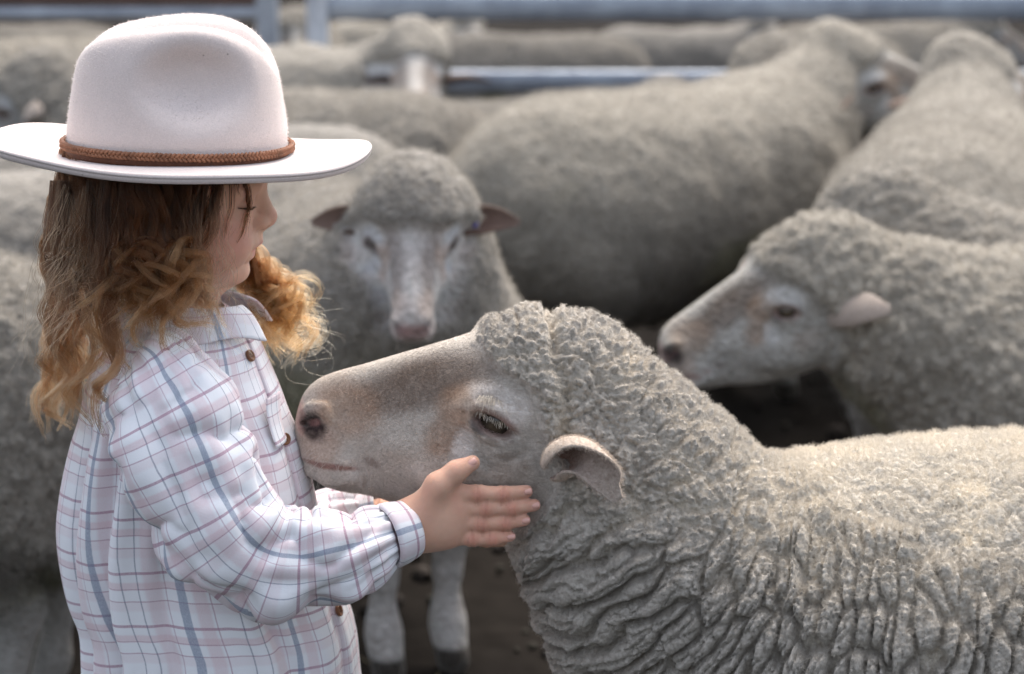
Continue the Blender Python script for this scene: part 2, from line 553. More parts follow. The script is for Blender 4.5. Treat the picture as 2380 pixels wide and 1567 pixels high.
def face_colour(P):
    n = fbm(P * 45, 3); n2 = fbm(P * 160, 8)
    C = np.tile(C_FACE, (len(P), 1))
    def put(c, w):
        nonlocal C
        w = np.clip(w, 0, 1)[:, None]; C = C * (1 - w) + np.asarray(c) * w
    put(C_BROWN, (.80 + .25 * n) * blob(P, 985, 872, 235, 72, R(17)))  # brown tint of the coat, with shade on the nose's side plane painted in
    put((.40, .25, .16), (.62 + .3 * n) * blob(P, 1085, 905, 100, 58, R(20)))
    put((.36, .23, .155), (.65 + .3 * n) * blob(P, 1040, 975, 85, 55, R(40)))
    put((.40, .26, .175), (.55 + .4 * n) * blob(P, 810, 930, 105, 85))
    put(C_WHITE, (.75 + .2 * n) * blob(P, 1150, 885, 75, 34, R(-14)))
    put(C_WHITE, (.8 + .2 * n) * blob(P, 1195, 915, 50, 55))
    put(C_WHITE, (.85 + .2 * n) * blob(P, 1078, 1000, 34, 62, R(-12)))
    put(C_WHITE, (.30 + .3 * n) * blob(P, 930, 1090, 190, 75, R(-12)))
    put((.42, .33, .27), (.35 + .5 * n) * blob(P, 1190, 1060, 85, 60))
    put((.50, .36, .28), .6 * blob(P, 745, 1010, 70, 60))
    put(C_PINK, .75 * blob(P, 702, 960, 22, 50))
    put(C_PINK * .62, .9 * blob(P, 770, 1056, 92, 11, R(-6)))
    put(C_DARK, (.95 + .5 * n2) * blob(P, 733, 968, 40, 52, R(20)))
    put((.28, .14, .13), (.5 + .6 * n2) * blob(P, 735, 964, 24, 12, R(20)))
    put((.11, .10, .10), .8 * blob(P, 1112, 948, 32, 22, R(-50)))
    put((.30, .17, .14), .85 * blob(P, 1152, 945, 66, 40, R(-26)))
    put((.16, .10, .08), .5 * blob(P, 868, 1050, 30, 16, R(-35)))
    C *= (1 + .05 * n2[:, None] + .08 * n[:, None])
    spk = (vnoise(P * 420, 21) > .72) & (fbm(P * 30, 33) > .12)
    C[spk] *= .62
    return C

# ------------------------------------------------------------------ the near sheep, seen from its side
_bp = np.array([  # x, top, bottom, half width in mm
    (1200, 800, 1150, 40), (1225, 760, 1290, 58), (1250, 748, 1318, 66), (1290, 738, 1390, 76), (1330, 742, 1470, 85), (1380, 749, 1575, 94),
    (1430, 770, 1660, 102), (1490, 825, 1720, 110), (1560, 888, 1780, 120), (1640, 948, 1830, 134), (1700, 992, 1860, 146),
    (1760, 1032, 1880, 158), (1815, 1054, 1895, 168), (1845, 1050, 1905, 174), (1900, 1036, 1915, 184), (2000, 1020, 1930, 198), (2150, 1005, 1945, 210),
    (2380, 994, 1955, 220), (2700, 1000, 1960, 226), (3100, 1010, 1940, 222), (3400, 1040, 1890, 205), (3540, 1110, 1800, 170),
    (3610, 1220, 1700, 110), (3640, 1360, 1560, 40)], float)
B_X, B_W = at(_bp[:, 0], 1100.0)[:, 0], _bp[:, 3] / 1000
B_T, B_B = at(1190.0, _bp[:, 1] + np.interp(_bp[:, 0], [1200, 1250, 1430, 1560, 1640, 1700, 1760, 1850], [0, 18, 18, 22, 26, 34, 40, 44]))[:, 2], at(1190.0, _bp[:, 2])[:, 2]

LEGS = lambda x0, x1, w: [
    ([(x0, w, .40), (x0 - .01, w, .28), (x0 - .012, w, .225), (x0 - .004, w, .17), (x0, w, .10), (x0 - .004, w, .075), (x0 - .012, w, .045), (x0 - .022, w, .022)], [.075, .038, .031, .021, .021, .026, .022, .027]),
    ([(x1 - .06, w, .42), (x1 - .03, w, .32), (x1 + .06, w, .22), (x1 + .038, w, .10), (x1 + .034, w, .075), (x1 + .024, w, .045), (x1 + .014, w, .022)], [.11, .065, .031, .021, .026, .022, .027])]

def near_sdf(P):
    x, y, z = P[:, 0], np.abs(P[:, 1] - 2.2), P[:, 2]
    xc = np.clip(x, B_X[0], B_X[-1])
    T = cinterp(xc, B_X, B_T); B = cinterp(xc, B_X, B_B); W = cinterp(xc, B_X, B_W)
    mid = (T + B) / 2; hh = np.maximum((T - B) / 2, .003)
    t = (z - mid) / hh
    n = 2.1
    k = (np.abs(t) ** n + (y / np.maximum(W, .003)) ** n) ** (1 / n)
    d = (k - 1) * np.minimum(hh, W)
    d = np.where(x < B_X[0], np.hypot(np.maximum(d, 0), B_X[0] - x), d)
    d = np.where(x > B_X[-1], np.hypot(np.maximum(d, 0), x - B_X[-1]), d)
    hd = (x < EX + .21) & (z > EZ - .16)
    if hd.any():
        d[hd] = smin(d[hd], head_sdf(np.stack([x - EX, P[:, 1] - 2.2, z - EZ], 1)[hd]), .02)
    low = z < .5
    if low.any():
        Pl = np.stack([x, y, z], 1)[low]
        for pts, rs in LEGS(B_X[12], 1.02, .10):
            d[low] = smin(d[low], chain(Pl, pts, rs, .02), .03)
    return d

V, Q = surface(near_sdf, (X_(684) - .02, 1.94, -.012), (X_(3640) + .02, 2.46, Z_(690)), .0021)
V = relax(V, Q, 2)
P = V - (EX, 2.2, EZ)
Nn = normals(V, Q)
px, py = sheet(V[:, 0], V[:, 2])
we = wool_edge(P)
lower = sstep(.30, .22, V[:, 2])
wool = sstep(-.004, .014, we + .006 * fbm(P * 90, 5)) * (1 - lower)
# fleece relief: cushions on the head, slanting rolls on the neck, upright rolls on the body
warp = np.stack([fbm(P * 28, 40), fbm(P * 28, 50), fbm(P * 28, 60)], 1)
warp2 = np.stack([fbm(P * 9, 41, 2), fbm(P * 9, 51, 2), fbm(P * 9, 61, 2)], 1)
def cushion(F1, F2, e=.34): return .72 * sstep(0, e, F2 - F1) + .38 * (1 - np.clip(F1, 0, 1.1)) ** 1.0
f1, f2, cid = worley3(P / .0118 + warp * 1.05, 5)
d_head = cushion(f1, f2) * (.75 + .5 * cid)
f1, f2, _ = worley3(P / (.030, .030, .024) + warp * .5, 15)
d_clump = .7 * sstep(0, .22, f2 - f1) + .3 * (1 - np.clip(f1, 0, 1.1))
print('near sheep verts', len(V))
f1, f2, _ = worley3(P / .0058 + warp * .6, 9)
d_small = cushion(f1, f2)
yy = V[:, 1] - 2.2
k = np.interp(px, [1180, 1330, 1500, 1620, 1750, 1900, 2060, 2400], [-.62, -.85, -1.05, -1.05, -.75, -.30, .06, .10])
u = (P[:, 0] + k * (P[:, 2] + .27) + .012 * warp[:, 0] + .030 * warp2[:, 0])
v = P[:, 2] + .55 * yy + .02 * warp[:, 1]
wide = np.interp(px, [1200, 1500, 1750, 2000, 2400], [.030, .037, .031, .0255, .0235])
# the rolls keep their spacing although the shear squeezes them
f1, f2, cid2 = worley2(u / wide, v / .060 + warp[:, 2] * .5, 31)
q = np.clip((f2 - f1) / .62, 0, 1)
d_roll = .58 * sstep(0, .26, f2 - f1) + .42 * (1 - (1 - q) ** 2)
f1, f2, _ = worley2(u / (wide * .5), v / .0145 + warp[:, 1] * .5, 37)
q = np.clip((f2 - f1) / .6, 0, 1)
d_knob = .5 * sstep(0, .25, f2 - f1) + .5 * (1 - (1 - q) ** 2)
roll = sstep(1085, 1300, py + 70 * warp[:, 2] + 45 * warp2[:, 1] + 30 * warp[:, 0] + np.interp(px, [1200, 1400, 1800, 2100, 2400], [40, 30, 0, -30, -60])) * sstep(1180, 1290, px)
roll = np.clip(roll, 0, 1)
fine = sstep(1750, 1950, px) * (1 - roll)               # short upright wool along the back
head_zone = (1 - roll) * (1 - fine)
soft = sstep(1480, 1800, px)
disp = head_zone * (.0062 * d_head * (1 - .35 * soft) + (.0066 + .0035 * soft) * d_clump + .0032 * d_small) + fine * (.0036 * d_knob + .0013 * d_small + .0042 * d_clump) \
    + roll * ((.0225 + .0015 * sstep(1750, 2100, px)) * d_roll + (.0075 - .0035 * sstep(1750, 2100, px)) * d_knob + .0020 * d_small)
disp += .004 * warp2[:, 2] * (1 - fine)
# the parting behind the forelock and the fold in front of the ear
part = np.exp(-((px - np.interp(py, [690, 800, 900, 980, 1040], [1283, 1300, 1318, 1310, 1275]) - 26 * warp2[:, 0] - 12 * warp[:, 1]) / (15 + 5 * warp[:, 0])) ** 2) * sstep(1060, 960, py) * (px > 1100)
disp -= .012 * part * sstep(.02, .045, np.abs(yy) + .03)
V = V + Nn * (disp * wool)[:, None]
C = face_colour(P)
low_ = 1 - np.clip(disp / .014, 0, 1)
g = fbm(P * 22, 70); g2 = fbm(P * 130, 75)
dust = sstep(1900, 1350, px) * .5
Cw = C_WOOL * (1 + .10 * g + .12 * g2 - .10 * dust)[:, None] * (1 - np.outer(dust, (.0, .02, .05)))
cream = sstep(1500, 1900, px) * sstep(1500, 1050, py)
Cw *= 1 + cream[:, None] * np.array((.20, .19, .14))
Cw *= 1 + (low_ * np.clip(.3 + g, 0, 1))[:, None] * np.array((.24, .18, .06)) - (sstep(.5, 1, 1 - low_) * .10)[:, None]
peck = (vnoise(P * 260, 91) > .60) & (fbm(P * 20, 95) > .18) & (px > 1840) & (py < 1330)
Cw[peck] *= .45
depth = np.clip(disp / .012, 0, 1)
w3 = wool[:, None]
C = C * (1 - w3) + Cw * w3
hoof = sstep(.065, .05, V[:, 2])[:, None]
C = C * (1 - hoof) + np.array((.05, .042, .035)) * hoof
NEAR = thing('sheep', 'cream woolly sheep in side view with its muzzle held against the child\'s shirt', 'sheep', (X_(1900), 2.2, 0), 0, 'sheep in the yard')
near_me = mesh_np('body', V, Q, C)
near_me.materials.append(M_FLEECE); near_me.materials.append(M_COAT)
near_me.polygons.foreach_set('material_index', (wool[Q].mean(1) < .4).astype(np.int32))
adopt(obj('body', near_me), NEAR)
NEAR_BVH = BVHTree.FromPolygons(V.tolist(), Q.tolist())

# fuzz that catches the light along the fleece, and the short face hair
def scatter(V, Q, N, w, n, seed=1):
    r = np.random.default_rng(seed)
    a = np.linalg.norm(np.cross(V[Q[:, 2]] - V[Q[:, 0]], V[Q[:, 3]] - V[Q[:, 1]]), axis=1) * w[Q].mean(1)
    f = r.choice(len(Q), n, p=a / a.sum())
    s, t = r.random((n, 1)), r.random((n, 1))
    q = Q[f]
    mixw = [(1 - s) * (1 - t), s * (1 - t), s * t, (1 - s) * t]
    return sum(m * V[q[:, i]] for i, m in enumerate(mixw)), sum(m * N[q[:, i]] for i, m in enumerate(mixw)), q[:, 0]

def fuzz(V, Q, C, w, n, length, rad, mat, parent, lie=(0, 0, 0), name='fuzz', seed=1, curl=.5, bright=1.0, var=.17):
    r = np.random.default_rng(seed)
    N = normals(V, Q)
    p, nn, i = scatter(V, Q, N, w, n, seed)
    L = length * r.uniform(.5, 1.3, (n, 1))
    d = nn + np.asarray(lie) + r.normal(0, curl, (n, 3))
    d /= np.linalg.norm(d, axis=1, keepdims=True)
    d2 = d + r.normal(0, curl, (n, 3)) + np.asarray(lie)
    d2 /= np.linalg.norm(d2, axis=1, keepdims=True)
    S = np.stack([p - nn * L * .15, p + d * L * .5, p + (d + d2) * L * .5], 1)
    col = np.repeat((C[i] * bright * r.uniform(1 - var, 1 + var, (n, 1)))[:, None], 3, 1)
    return adopt(fibres(name, S, np.array([1, .8, .35]) * rad, mat, None, col), parent)

vis = (V[:, 1] < 2.27) & (px < 2440) & (py < 1620)
N2 = normals(V, Q)
upw = .35 + 1.6 * sstep(0, .8, N2[:, 2])
fz = fuzz(V, Q, C, wool * vis * (.12 + 2.2 * sstep(.35, 1, N2[:, 2])) * (.12 + depth ** 1.4), 130000, .0058, .00012, M_FIBRE, NEAR, (0, 0, 0), 'fleece', 2, .62, 1.05, .12)
fz['kind'] = 'stuff'
fz = fuzz(V, Q, C, (1 - wool) * vis * (px < 1400), 60000, .0044, .00011, M_FIBRE, NEAR, (1.9, 0, -.40), 'face_hair', 3, .14, 1.03, .07)
fz['kind'] = 'stuff'

def eyes(parent, M, name='eye'):
    for s in (-1, 1):
        th = np.linspace(0, math.pi, 13); ph = np.linspace(0, 2 * math.pi, 20, endpoint=False)
        G = np.stack([np.sin(th)[:, None] * np.cos(ph), np.sin(th)[:, None] * np.sin(ph), np.cos(th)[:, None] + 0 * ph], -1) * .0165
        Vg, Fg = grid(G, True)
        Vg = Vg + (hx(1152), s * .0505, hz(945))
        e = obj(name, mesh_np(name, Vg, Fg), M_EYE); e.parent = parent
        if M is not None: e.matrix_local = M

def ear_mesh(axis, width, depth, up, thick=.0025, ns=22, nt=13, over=1.0, under=1.0):
    """a leaf-shaped trough along an axis; up = where the hollow looks"""
    axis = np.asarray(axis, float)
    s = np.linspace(0, 1, ns)
    ts = np.linspace(0, 1, len(axis))
    A = np.stack([cinterp(s, ts, axis[:, k]) for k in range(3)], 1)
    T = np.gradient(A, axis=0); T /= np.linalg.norm(T, axis=1, keepdims=True)
    ups = np.asarray(up, float)
    U = np.stack([np.interp(s, np.linspace(0, 1, len(ups)), ups[:, k]) for k in range(3)], 1)
    U -= (U * T).sum(1, keepdims=True) * T; U /= np.linalg.norm(U, axis=1, keepdims=True)
    S = np.cross(T, U)
    w = np.interp(s, np.linspace(0, 1, len(width)), width)
    dp = np.interp(s, np.linspace(0, 1, len(depth)), depth)
    ov = 1 + (over - 1) * np.sin(np.pi * np.clip(s * 1.05 + .1, 0, 1)) ** .7
    un = 1 + (under - 1) * sstep(.9, .3, s)
    t = np.linspace(0, 1, nt)[None] * (un + ov)[:, None] - ov[:, None]
    ang = t * dp[:, None]                       # how far the sides roll up
    G1 = A[:, None] + (w / np.maximum(np.sin(np.minimum(dp, 1.57)), .25))[:, None, None] * (np.sin(ang)[..., None] * S[:, None] + (1 - np.cos(ang))[..., None] * U[:, None])
    G2 = G1 + thick * (-np.cos(ang)[..., None] * U[:, None] + np.sin(ang)[..., None] * S[:, None]) * 1.0
    G = np.concatenate([G1, G2[:, ::-1]], 1)
    Vg, Fg = grid(G, True)
    n2 = 2 * nt
    cap_ = np.array([[(ns - 1) * n2 + j, (ns - 1) * n2 + j + 1, (ns - 1) * n2 + n2 - 2 - j, (ns - 1) * n2 + n2 - 1 - j] for j in range(nt - 1)])
    Fg = np.concatenate([Fg, cap_])
    inner = np.zeros((ns, n2)); inner[:, :nt] = 1
    edge = np.zeros((ns, n2)); edge[:, 0] = edge[:, nt - 1] = edge[:, nt] = edge[:, -1] = 1
    return Vg, Fg, inner.ravel(), np.repeat(s, n2), edge.ravel()

def ear_colour(V, inner, s, edge):
    out = np.array((.55, .46, .385)); inn = np.array((.27, .165, .13))
    C = out * (1 - inner[:, None]) + (inn * (1 - s[:, None]) + np.array((.58, .50, .44)) * s[:, None]) * inner[:, None]
    return C * (1 + .1 * fbm(V * 120, 4))[:, None]

M_EAR = coat_mat('ear', 300, 400, sheen=.3, bdist=.001)

eyes(NEAR, Matrix.Translation((EX, 2.2, EZ)))
for c in [c for c in NEAR.children if c.name.startswith('eye')]:
    c.matrix_parent_inverse = Matrix.Translation(NEAR.location).inverted()
# its near ear: rolled, hollow towards the camera, tip hanging down and back
def ap(px, py, Y): return at(px, py, Y)
EA = [ap(1312, 1076, 2.118), ap(1338, 1060, 2.092), ap(1368, 1068, 2.074), ap(1402, 1112, 2.064), ap(1436, 1164, 2.064)]
Vg, Fg, inn, s_, ed = ear_mesh(EA, [.0115, .0145, .0148, .0128, .0115, .0050], [1.5, 1.4, 1.25, .9, .55, .25], [(-.45, -.85, .15), (-.4, -.9, .2), (-.3, -.9, .3), (-.2, -.95, .35)], .003, 30, 27, 2.55, 1.55)
ear_n = adopt(obj('ear', mesh_np('ear', Vg, Fg, ear_colour(Vg, inn, s_, ed)), M_EAR), NEAR)
fz = fuzz(Vg, Fg, ear_colour(Vg, inn, s_, ed), np.ones(len(Vg)), 5000, .0035, .00012, M_FIBRE, NEAR, (.5, 0, -.3), 'ear_hair', 5, .35, 1.1)
fz['kind'] = 'stuff'
EB = [(p[0], 4.4 - p[1], p[2]) for p in EA]
Vg, Fg, inn, s_, ed = ear_mesh(EB, [.014, .021, .0235, .0185, .0135, .0085], [1.6, 1.45, 1.3, 1.0, .7, .3], [(-.45, .85, .15), (-.4, .9, .2), (-.3, .9, .3)], .003, 26, 19, 1.0)
adopt(obj('ear', mesh_np('ear', Vg, Fg, ear_colour(Vg, inn, s_, ed)), M_EAR), NEAR)
# pale lashes over the near eye, and whiskers on the lips
LS = []
for i in range(90):
    t = (i + rng.random()) / 90
    b = ap(1112 + 92 * t + rng.normal(0, 2), np.interp(t, [0, .3, .65, 1], [921, 920, 940, 974]) + rng.normal(0, 2), 2.1335)
    L = .0105 * (.6 + .6 * math.sin(math.pi * min(1, t * 1.1 + .05))) * rng.uniform(.45, 1.25)
    d = np.array((-.25 + .5 * t + rng.normal(0, .22), -.75, -.75 + rng.normal(0, .2)))
    LS.append([b, b + d * L * .55, b + d * L * .9 + (0, .000, -.25 * L)])
for i in range(45):
    t = i / 44
    b = ap(1110 + 90 * t, np.interp(t, [0, .4, 1], [952, 976, 990]) + rng.normal(0, 2), 2.134)
    L = rng.uniform(.003, .007)
    d = np.array((-.2 + .3 * t + rng.normal(0, .2), -.6, -.9))
    LS.append([b, b + d * L * .5, b + d * L])
lo_ = adopt(fibres('eyelash', np.array(LS), np.array([.00022, .00018, .00008]), M_LASH), NEAR)
WS = []
for i in range(90):
    q = (rng.uniform(705, 900), rng.uniform(1040, 1150))
    l, n_ = hit(NEAR_BVH, *q)
    if l is None: continue
    l = np.array(l); n_ = np.array(n_)
    L = rng.uniform(.008, .03); d = n_ + (-.3, 0, -.7) + rng.normal(0, .25, 3)
    WS.append([l, l + d * L * .4, l + d * L * .7 + (0, 0, -.004)])
adopt(fibres('whisker', np.array(WS), np.array([.00013, .0001, .00005]), plain('whisker', (.5, .45, .4), .5)), NEAR)
# ================================================================== FENCE of galvanised rails in panels
def steel(name, col, metal=.55):
    m, N, L, b = new_mat(name)
    tc = N.new('ShaderNodeTexCoord').outputs['Object']
    n1 = tex(N, L, 'ShaderNodeTexNoise', 9, tc, Detail=6.0)
    n2 = tex(N, L, 'ShaderNodeTexNoise', 70, tc, Detail=3.0)
    c = mixc(N, L, col, ramp(N, L, n1.outputs[0], .35, .7, (.66, .67, .7), (1.1, 1.1, 1.1)), 1.0, 'MULTIPLY')
    c = mixc(N, L, c, ramp(N, L, n2.outputs[0], .35, .7, (.85,) * 3, (1.06,) * 3), 1.0, 'MULTIPLY')
    L.new(c, b.inputs['Base Color']); b.inputs['Metallic'].default_value = metal; b.inputs['Roughness'].default_value = .5
    bump(N, L, b, n2.outputs[0], .2, .002)
    return m
M_GALV = steel('galvanised', (.36, .40, .46)); M_PALE = steel('pale_galvanised', (.56, .60, .66), .3); M_RUST = steel('rusty_steel', (.10, .055, .048), .1)

def rail_mesh(x0, x1, z0, z1, d=.035):
    """an oval cattle rail with flattened sides, lying along x"""
    r = (z1 - z0) / 2
    th = np.linspace(0, 2 * math.pi, 20, endpoint=False)
    pr = np.stack([np.sign(np.cos(th)) * np.abs(np.cos(th)) ** .7 * d / 2, r * np.sign(np.sin(th)) * np.abs(np.sin(th)) ** .8], 1)
    xs = np.linspace(x0, x1, 12)
    G = np.stack([np.stack([np.full(20, x), pr[:, 0], pr[:, 1] + (z0 + z1) / 2], 1) for x in xs])
    return grid(G, True)

def panel(label, x0, x1, Y, rails, posts, mats, group='fence panels'):
    t = thing('fence_panel', label, 'fence', ((x0 + x1) / 2, Y, 0), 0, group)
    for (z0, z1, m) in rails:
        V, F = rail_mesh(x0 - t.location.x, x1 - t.location.x, z0, z1)
        obj('rail', mesh_np('rail', V, F), m, t)
    for (a, b, top, m) in posts:
        V, F = box(((a + b) / 2 - t.location.x, -.012, top / 2), (b - a, .065, top))
        V2, F2 = box(((a + b) / 2 - t.location.x, -.012, top + .004), (b - a + .008, .072, .008))
        p_ = obj('post', mesh_np('post', V, F, smooth=False), m, t)
        obj('post_cap', mesh_np('post_cap', V2, F2, smooth=False), m, p_)
    return t
FY = 6.75
def fx(px): return float(at(px, 60, FY)[0])
def fz_(py): return float(at(1190, py, FY)[2])
rr = [(fz_(47), fz_(-14), M_GALV), (fz_(213), fz_(164), M_GALV), (fz_(390), fz_(345), M_GALV), (fz_(-115), fz_(-165), M_GALV)]
panel('long galvanised fence panel with a pale end post, running to the right edge', fx(716), fx(3300), FY, rr,
      [(fx(716), fx(762), fz_(-190), M_PALE), (fx(3260), fx(3300), fz_(-190), M_PALE)], None)
rl = [(fz_(52), fz_(22), M_GALV), (fz_(18), fz_(-22), M_RUST), (fz_(213), fz_(170), M_GALV), (fz_(390), fz_(345), M_GALV), (fz_(-115), fz_(-165), M_GALV)]
panel('shorter fence panel with a rusty top rail and a blue-grey end post, behind the hat', fx(-900), fx(640), FY + .09, rl,
      [(fx(592), fx(640), fz_(-190), M_GALV), (fx(-900), fx(-855), fz_(-190), M_GALV)], None)
# ------------------------------------------------------------------ the rest of the flock
HS = (hx(1335), 0, hz(855))       # where the neck meets the head, in the head's frame

def make_sheep(name, head, yaw, pitch, hscale=1.0, res=.0085, curl=.006, cell=.024, seed=1, neck=(.160, .092), plump=1.0, puff=.014, tone=1.0, legs_dx=0.0, hs=None, leg_w=.10, leg_x=-.30, white=0.0, dark_ear=False):
    """a sheep standing at the origin and facing -x; head = place of the eyes' midpoint"""
    Mh = Matrix.Translation(head) @ Matrix.Rotation(yaw, 4, 'Z') @ Matrix.Rotation(-pitch, 4, 'Y') @ Matrix.Scale(hscale, 4)
    Mi = np.array(Mh.inverted())
    to_head = lambda P: P @ Mi[:3, :3].T + Mi[:3, 3]
    nk = np.array(Mh @ Vector(hs or HS)); nk2 = np.array(Mh @ Vector((hx(1300), 0, hz(985))))
    c0 = np.array((-.34, 0, .52))
    mid = (c0 + nk) / 2 + np.array((-.01, 0, .0))
    def f(P):
        Ps = np.stack([P[:, 0], np.abs(P[:, 1]), P[:, 2]], 1)
        w = plump
        d = ell(Ps, (.02, 0, .475), (.43, .215 * w, .240))
        d = smin(d, ell(Ps, (.30, 0, .485), (.255, .205 * w, .235)), .10)
        d = smin(d, ell(Ps, (-.27, 0, .475), (.235, .195 * w, .245)), .10)
        d = smin(d, chain(P, [c0, mid, nk], [neck[0] * 1.05, (neck[0] + neck[1]) / 2, neck[1]], .05), .10)
        d = smin(d, chain(P, [nk, nk2], [neck[1] * .9, .058], .03), .04)
        low = P[:, 2] < .5
        if low.any():
            for pts, rs in LEGS(leg_x, .34 + legs_dx, leg_w):
                d[low] = smin(d[low], chain(Ps[low], pts, rs, .02), .035)
        H = to_head(P)
        m = (np.abs(H) < (.30, .16, .22)).all(1)
        if m.any():
            d[m] = smin(d[m], head_sdf(H[m]) * hscale, .02)
        return d
    lo = np.minimum((-.62, -.30, .02), np.array(head) - .30); hi = np.maximum((.66, .30, .80), np.array(head) + .26)
    lo[2] = -.012
    V, Q = surface(f, lo, hi, res, 8)
    V = relax(V, Q, 2)
    N = normals(V, Q)
    H = to_head(V)
    inhead = (np.abs(H[:, 1]) < .13) & (H[:, 0] > -.30) & (H[:, 0] < .19) & (np.abs(H[:, 2]) < .22)
    xh = np.clip(H[:, 0], H_X[0], H_X[-1])
    under = np.maximum(np.interp(xh, H_X, H_B) - .010 - H[:, 2], np.where((np.abs(H[:, 0]) < .055) & (np.abs(H[:, 2]) < .050), -1, np.abs(H[:, 1]) - np.interp(xh, H_X, H_W) - .012))   # throat and chest are fleece again
    we = np.where(inhead, np.maximum(wool_edge(H), under), .1)
    leg = sstep(.27, .20, V[:, 2])
    wool = sstep(-.004, .020, we + .006 * fbm(H * 60, 5)) * (1 - leg)
    wp = np.stack([fbm(V * 16, seed + 40), fbm(V * 16, seed + 50), fbm(V * 16, seed + 60)], 1)
    f1, f2, _ = worley3(V / (cell, cell, cell * 1.5) + wp * .5, seed)
    disp = wool * (puff + curl * (.75 * sstep(0, .4, f2 - f1) + .4 * (1 - np.clip(f1, 0, 1.1))) + .010 * wp[:, 0] + .016 * fbm(V * 6, seed + 9, 2))
    V2 = V + N * disp[:, None]
    C = face_colour(H)
    C = C * (.82, .88, .94) * (1 - white) + np.minimum(C * 1.2 + .20, .80) * (1, 1, 1.02) * white
    if white > 0:
        nose = (blob(H, 700, 985, 48, 60))[:, None] * .85
        C = C * (1 - nose * .7) + np.array((.50, .27, .26)) * nose * .7
        ey = (blob(H, 1152, 946, 66, 42, R(-26)))[:, None] * .95
        C = C * (1 - ey) + np.array((.05, .032, .027)) * ey
    C = C * (1 - .35 * leg[:, None]) + np.array((.34, .31, .28)) * .35 * leg[:, None]
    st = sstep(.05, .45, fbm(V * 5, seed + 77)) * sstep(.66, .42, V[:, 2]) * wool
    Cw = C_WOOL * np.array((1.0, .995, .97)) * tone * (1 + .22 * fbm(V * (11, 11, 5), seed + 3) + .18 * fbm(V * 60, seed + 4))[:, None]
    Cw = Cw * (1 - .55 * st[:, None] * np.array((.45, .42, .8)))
    Cw = Cw * (1 - .45 * sstep(.42, .28, V[:, 2])[:, None])               # belly wool darkens towards the bottom
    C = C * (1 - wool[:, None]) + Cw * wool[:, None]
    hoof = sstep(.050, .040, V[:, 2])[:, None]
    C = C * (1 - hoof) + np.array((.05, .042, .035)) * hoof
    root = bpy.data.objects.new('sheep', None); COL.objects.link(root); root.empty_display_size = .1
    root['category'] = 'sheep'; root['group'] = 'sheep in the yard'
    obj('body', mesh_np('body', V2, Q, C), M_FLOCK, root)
    for s in (-1, 1):
        ax = [(hx(1292), s * .062, hz(1000)), (hx(1312), s * .092, hz(985)), (hx(1340), s * .135, hz(1000)), (hx(1358), s * .178, hz(1030))]
        if dark_ear == 'back': ax = [(hx(1292), s * .064, hz(1000)), (hx(1325), s * .094, hz(978)), (hx(1395), s * .122, hz(985)), (hx(1470), s * .130, hz(1022))]
        elif dark_ear: ax = [(hx(1292), s * .066, hz(1000)), (hx(1312), s * .105, hz(985)), (hx(1330), s * .155, hz(1000)), (hx(1340), s * .205, hz(1040))]
        Vg, Fg, inn, s_, ed = ear_mesh(ax, [.013, .024, .027, .020, .006], [1.6, 1.2, .9, .6, .3], [(-.62, s * .2, -.75), (-.62, 0, -.75)] if dark_ear not in ('wide', 'back') else ([(-.6, s * .3, .75), (-.6, 0, .8)] if dark_ear == 'wide' else [(-.2, -s * .8, -.6), (0, -s * .9, -.45)]), .003, 14, 9)
        Vg = Vg @ np.array(Mh)[:3, :3].T + np.array(Mh)[:3, 3]
        obj('ear', mesh_np('ear', Vg, Fg if s > 0 else Fg[:, ::-1], ear_colour(Vg, inn, s_, ed) * (.72, .72, .74) * ((.42, .34, .31) if dark_ear and dark_ear != 'back' else (1, 1, 1))), M_EAR, root)
    eyes(root, Mh)
    root['_n'] = 0
    return root, (V2, Q, C, wool, Mh)

def put_sheep(root, eye_px, Y, rot, head, label, first=False, lift=0.0):
    """stand it on the ground so that its eyes are at the height seen at a point of the photograph"""
    e = at(eye_px[0], eye_px[1], Y)
    s = (e[2] - lift) / head[2]
    if not first:
        r = root.copy(); COL.objects.link(r)
        for ch in root.children:
            c = ch.copy(); COL.objects.link(c); c.parent = r
    else: r = root
    o = Matrix.Rotation(rot, 3, 'Z') @ Vector(head) * s
    r.location = (e[0] - o.x, e[1] - o.y, 0)
    r.rotation_euler = (0, 0, rot); r.scale = (s, s, s)
    r['label'] = label
    if '_n' in r: del r['_n']
    return r

def place_sheep(root, px, py, Y, rot, dz, label, first=False, lx=0.0):
    """stand it so that a point of its back (lx along the body, dz high) is seen at a point of the photograph"""
    return put_sheep(root, (px, py), Y, rot, (lx, 0, dz), label, first)

M_TAG = {k: plain('ear_tag_' + k, c, .4) for k, c in dict(blue=(.05, .05, .55), green=(.0, .22, .08)).items()}
def tag_ear(root, which, colour):
    """a round plastic tag pinned through an ear"""
    e = [c for c in root.children if c.name.startswith('ear')][which]
    vs = np.array([v.co[:] for v in e.data.vertices]); p = vs[len(vs) // 3]
    th = np.linspace(0, 2 * math.pi, 14, endpoint=False)
    rings = [(.001, .0), (.013, .0), (.013, .004), (.001, .004)]
    G = np.stack([np.stack([r * np.cos(th), np.full_like(th, h - .004), r * np.sin(th)], -1) for r, h in rings])
    Vg, Fg = grid(G, True)
    t = obj('ear_tag', mesh_np('ear_tag', Vg + p + (-.004, -.004, 0.008), Fg), M_TAG[colour]); t.parent = e

